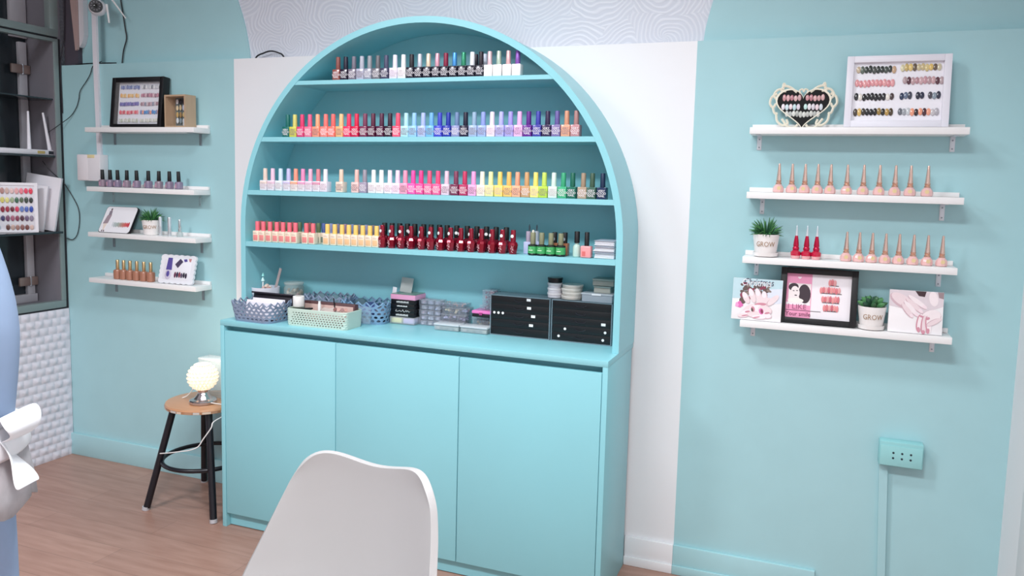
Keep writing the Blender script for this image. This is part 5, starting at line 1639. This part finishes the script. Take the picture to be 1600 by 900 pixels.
# local: +y = towards the seat front, x across
def shell_pt(s, u):
    """s 0..1 top of back -> seat front, u -1..1 across"""
    if s < .55:
        f = s / .55
        z = .790 - .36 * f - .0 * f * f
        y = -.215 + .075 * f ** 1.6
    elif s < .72:
        f = (s - .55) / .17
        a = f * pi / 2
        z = .455 - .06 * sin(a) * 1.0
        y = -.14 + .10 * (1 - cos(a)) + .02 * f
    else:
        f = (s - .72) / .28
        z = .395 + .02 * f ** 2 - .02 * max(0, f - .75) * 3
        y = -.02 + .29 * f
    # half width
    import bisect
    ks = [0, .04, .12, .3, .5, .62, .75, .9, 1.0]
    wsd = [.142, .160, .176, .205, .226, .236, .228, .215, .20]
    i = min(len(ks) - 2, max(0, bisect.bisect_right(ks, s) - 1))
    f = (s - ks[i]) / (ks[i + 1] - ks[i])
    wd = wsd[i] + (wsd[i + 1] - wsd[i]) * f
    x = wd * u
    # wrap: sides curl forward on the back, upward on the seat
    cu_ = abs(u) ** 2.4
    if s < .6:
        y += (.040 + .20 * min(s, .35)) * cu_
        if s < .2:
            z += (-.026 * abs(u) ** 7 + .022 * (1 - cos(pi * u)) / 2 ) * (1 - s / .2)
    else:
        z += .05 * cu_ * (1 - (s - .6) / .5)
        y += .03 * cu_ * max(0, 1 - (s - .6) / .15)
    return Vector((x, y, z))
bm = bmesh.new()
NS, NUU = 40, 24
g = [[bm.verts.new(shell_pt(i / NS, -1 + 2 * j / NUU)) for j in range(NUU + 1)] for i in range(NS + 1)]
for i in range(NS):
    for j in range(NUU):
        bm.faces.new((g[i][j], g[i][j + 1], g[i + 1][j + 1], g[i + 1][j]))
bmesh.ops.recalc_face_normals(bm, faces=bm.faces)
me = bpy.data.meshes.new('shell')
bm.to_mesh(me); bm.free()
for p in me.polygons:
    p.use_smooth = True
me.materials.append(GREY)
o = bpy.data.objects.new('shell', me)
COL.objects.link(o); o.parent = t
md = o.modifiers.new('thick', 'SOLIDIFY'); md.thickness = .014; md.offset = 0
md = o.modifiers.new('round', 'BEVEL'); md.width = .006; md.segments = 3; md.limit_method = 'ANGLE'; md.angle_limit = radians(50)
md = o.modifiers.new('sub', 'SUBSURF'); md.levels = 1; md.render_levels = 1
MB().box(-.19, .19, -.06, .24, .412, .44, 0, .012, 3).build('seat_pad', mat('#c9c4c4', .55), t)
LW = fan_wood('#c8a07a', '#b58a64')
for sx, sy in ((-1, -1), (1, -1), (-1, 1), (1, 1)):
    MB().tube([(sx * .20, .09 + sy * .21, .001), (sx * .10, .09 + sy * .10, .385)], [.012, .018], 12).build('leg', LW, t)
MB().box(-.11, .11, -.01, .2, .374, .388, 0, .003).build('seat_mount', BLACK, t)

# ================================================================== PERSON at the left edge
PB = Vector((.452, -1.758, 0)) - RH * .022
fdir = -RH
def PP(f, s, z):
    return fdir * f + FH * s + Vector((0, 0, z))
pt = thing('person', 'person at the left edge in blue top, white apron bow and jeans, back turned', 'person', PB)
def skin(name, verts, edges, radii, m, parent, sub=2, root=0):
    me = bpy.data.meshes.new(name)
    me.from_pydata([tuple(v) for v in verts], edges, [])
    o = bpy.data.objects.new(name, me)
    COL.objects.link(o)
    o.parent = parent
    md = o.modifiers.new('skin', 'SKIN')
    md.use_smooth_shade = True
    lay = me.skin_vertices[0].data if me.skin_vertices else None
    if lay is None:
        bmx = bmesh.new(); bmx.from_mesh(me)
        bmx.verts.layers.skin.verify()
        bmx.to_mesh(me); bmx.free()
        lay = me.skin_vertices[0].data
    for i, r in enumerate(radii):
        lay[i].radius = r if isinstance(r, tuple) else (r, r)
        lay[i].use_root = (i == root)
    md2 = o.modifiers.new('sub', 'SUBSURF'); md2.levels = sub; md2.render_levels = sub
    me.materials.append(m)
    return o
SKIN = mat('#d9b29c', .5)
# body: continuous figure
V = [PP(.02, 0, .88), PP(.02, 0, 1.05), PP(.05, 0, 1.20), PP(.10, 0, 1.32), PP(.13, 0, 1.40), PP(.17, 0, 1.48), PP(.19, 0, 1.57),
     PP(.04, .085, .82), PP(.03, .10, .48), PP(0, .10, .09), PP(.13, .10, .035),
     PP(.04, -.085, .82), PP(.03, -.10, .48), PP(0, -.10, .09), PP(.13, -.10, .035),
     PP(.10, .17, 1.30), PP(.20, .19, 1.08), PP(.40, .16, 1.04), PP(.48, .14, 1.04),
     PP(.10, -.17, 1.30), PP(.20, -.19, 1.08), PP(.40, -.16, 1.04), PP(.48, -.14, 1.04)]
Ed = [(0, 1), (1, 2), (2, 3), (3, 4), (4, 5), (5, 6), (0, 7), (7, 8), (8, 9), (9, 10), (0, 11), (11, 12), (12, 13), (13, 14), (3, 15), (15, 16), (16, 17), (17, 18), (3, 19), (19, 20), (20, 21), (21, 22)]
Rd = [.05, .06, .075, .065, .042, .066, .084, .055, .045, .034, .03, .055, .045, .034, .03, .045, .036, .026, .02, .045, .036, .026, .02]
for hs in (-1, 1):     # fingers and thumb from each palm
    pal = 22 if hs < 0 else 18
    for k in range(5):
        base_ = PP(.505, .14 * hs + (k - 1.5) * .016 if k < 4 else .14 * hs - .03, 1.04 if k < 4 else 1.025)
        i0 = len(V)
        ln = (.06, .068, .064, .05, .045)[k]
        V += [base_, base_ + fdir * ln * .55 + Vector((0, 0, -.008)), base_ + fdir * ln + Vector((0, 0, -.03))]
        Ed += [(pal, i0), (i0, i0 + 1), (i0 + 1, i0 + 2)]
        Rd += [.009, .0085, .007]
for q_, r_q in ((PP(.287, 0, 1.525), .013), (PP(.185, .088, 1.52), .016), (PP(.185, -.088, 1.52), .016), (PP(.235, 0, 1.465), .03)):   # nose, ears, chin
    V.append(q_); Rd.append(r_q); Ed.append((6, len(V) - 1))
skin('body', V, Ed, Rd, SKIN, pt)
for hs in (-1, 1):
    e_ = PP(.262, .032 * hs, 1.548)
    MB().sphere(tuple(e_), .011, 0, (1, 1, .7)).build('eye', mat('#2a1f1e', .2), pt)
e_ = PP(.262, 0, 1.487)
MB().sphere(tuple(e_), .018, 0, (.9, .9, .3)).build('mouth', mat('#b5686a', .4), pt)
head = PP(.185, 0, 1.535)
mb = MB()
hc = head - fdir * .022 + Vector((0, 0, .012))
mb.sphere((hc.x, hc.y, hc.z), .097, 0, (1, 1, 1.12), 24, 16)
mb.sphere(tuple(head - fdir * .055 + Vector((0, 0, -.05))), .066, 0, (1, 1, 1.2), 20, 12)
mb.build('hair', mat('#2c2224', .5), pt)
BLUE = mat('#8c9fbd', .8, noise=.06, scale=18)
mb = MB()
for sd in (-.055, 0, .055):     # torso
    mb.tube(smooth_path([PP(.018, sd * .9, .79), PP(.010, sd, .90), PP(.004, sd, 1.05), PP(.03, sd * 1.1, 1.16), PP(.08, sd * 1.2, 1.275), PP(.108, sd * .9, 1.335)], 4),
            [.072 + (.088 - .072) * min(1, k / 8) - max(0, k - 14) * .0045 for k in range(21)], 20)
for hs in (-1, 1):              # sleeves to the elbow
    pts_ = smooth_path([PP(.085, .06 * hs, 1.29), PP(.105, .165 * hs, 1.272), PP(.195, .192 * hs, 1.09), PP(.33, .172 * hs, 1.055)], 6)
    mb.tube(pts_, [.066 - .018 * k / (len(pts_) - 1) for k in range(len(pts_))], 16)
    mb.sphere(tuple(PP(.105, .162 * hs, 1.272)), .064)
    mb.sphere(tuple(PP(.195, .190 * hs, 1.09)), .053)
mb.tube([PP(.105, 0, 1.30), PP(.122, 0, 1.375)], [.075, .052], 16)
sh_ = mb.build('shirt', BLUE, pt)
md = sh_.modifiers.new('one_surface', 'REMESH'); md.mode = 'VOXEL'; md.voxel_size = .010; md.use_smooth_shade = True
md = sh_.modifiers.new('soft', 'SMOOTH'); md.iterations = 10; md.factor = .5
JEAN = mat('#9db2d4', .85, noise=.08, scale=25)
jv = [PP(.02, 0, .88), PP(.035, .085, .80), PP(.03, .10, .48), PP(0, .10, .10), PP(.035, -.085, .80), PP(.03, -.10, .48), PP(0, -.10, .10), PP(.015, 0, .97)]
skin('trousers', jv, [(0, 1), (1, 2), (2, 3), (0, 4), (4, 5), (5, 6), (0, 7)], [.088, .085, .072, .06, .085, .072, .06, .085], JEAN, pt)
for hs in (-1, 1):
    skin('shoe', [PP(-.03, .10 * hs, .045), PP(.06, .10 * hs, .04), PP(.17, .10 * hs, .03)], [(0, 1), (1, 2)], [.042, .042, .03], mat('#e6e2e0', .6), pt)
# grey tunic hem
nn = 36
bm = bmesh.new()
rings = []
for (z, r, sq) in ((.885, .092, 1.35), (.84, .104, 1.35), (.79, .112, 1.35), (.755, .114, 1.35)):
    rings.append([bm.verts.new(PP(r * cos(2 * pi * k / nn) * 1.0 + .004 * sin(k * 2.6), r * sq * sin(2 * pi * k / nn), z + .008 * sin(k * 1.3) * (z < .8))) for k in range(nn)])
for a, b2 in zip(rings, rings[1:]):
    for k in range(nn):
        bm.faces.new((a[k], a[(k + 1) % nn], b2[(k + 1) % nn], b2[k]))
me = bpy.data.meshes.new('tunic_hem'); bm.to_mesh(me); bm.free()
for p in me.polygons:
    p.use_smooth = True
me.materials.append(mat('#b9b4b8', .9, noise=.45, scale=22))
o = bpy.data.objects.new('tunic_hem', me); COL.objects.link(o); o.parent = pt
md = o.modifiers.new('thick', 'SOLIDIFY'); md.thickness = .004
# apron band and bow at the back
APR = mat('#f1f0f4', .8, noise=.02, scale=30)
bm = bmesh.new()
rings = []
for z, r in ((.897, .088), (.893, .104), (.848, .112), (.840, .106)):
    rings.append([bm.verts.new(PP(r * cos(2 * pi * k / nn), r * 1.35 * sin(2 * pi * k / nn), z - .006 * cos(2 * pi * k / nn))) for k in range(nn)])
for a, b2 in zip(rings, rings[1:]):
    for k in range(nn):
        bm.faces.new((a[k], a[(k + 1) % nn], b2[(k + 1) % nn], b2[k]))
me = bpy.data.meshes.new('apron_band'); bm.to_mesh(me); bm.free()
for p in me.polygons:
    p.use_smooth = True
me.materials.append(APR)
o = bpy.data.objects.new('apron_band', me); COL.objects.link(o); o.parent = pt
md = o.modifiers.new('thick', 'SOLIDIFY'); md.thickness = .004
def cloth_fan(name, pts_a, pts_b, m):
    bm = bmesh.new()
    n = len(pts_a)
    K = 6
    G = []
    for i in range(n):
        G.append([bm.verts.new(pts_a[i].lerp(pts_b[i], k / K) + FH * .008 * sin(i * 1.7 + k * .9)) for k in range(K + 1)])
    for i in range(n - 1):
        for k in range(K):
            bm.faces.new((G[i][k], G[i][k + 1], G[i + 1][k + 1], G[i + 1][k]))
    me = bpy.data.meshes.new(name); bm.to_mesh(me); bm.free()
    for p in me.polygons:
        p.use_smooth = True
    me.materials.append(m)
    o = bpy.data.objects.new(name, me); COL.objects.link(o); o.parent = pt
    md = o.modifiers.new('thick', 'SOLIDIFY'); md.thickness = .003
    md = o.modifiers.new('sub', 'SUBSURF'); md.levels = 1; md.render_levels = 2
cloth_fan('bow_loop', [PP(-.095, -.02, .895), PP(-.112, -.03, .925), PP(-.124, -.04, .928), PP(-.136, -.04, .912), PP(-.135, -.03, .895), PP(-.100, -.02, .880)],
          [PP(-.095, .03, .895), PP(-.112, .05, .93), PP(-.122, .06, .925), PP(-.133, .06, .906), PP(-.130, .05, .888), PP(-.100, .03, .875)], APR)
cloth_fan('bow_tail', [PP(-.100, -.02, .89), PP(-.128, -.03, .865), PP(-.134, -.03, .83), PP(-.142, -.03, .805)],
          [PP(-.092, .02, .865), PP(-.105, .03, .835), PP(-.122, .04, .812), PP(-.138, .04, .800)], APR)
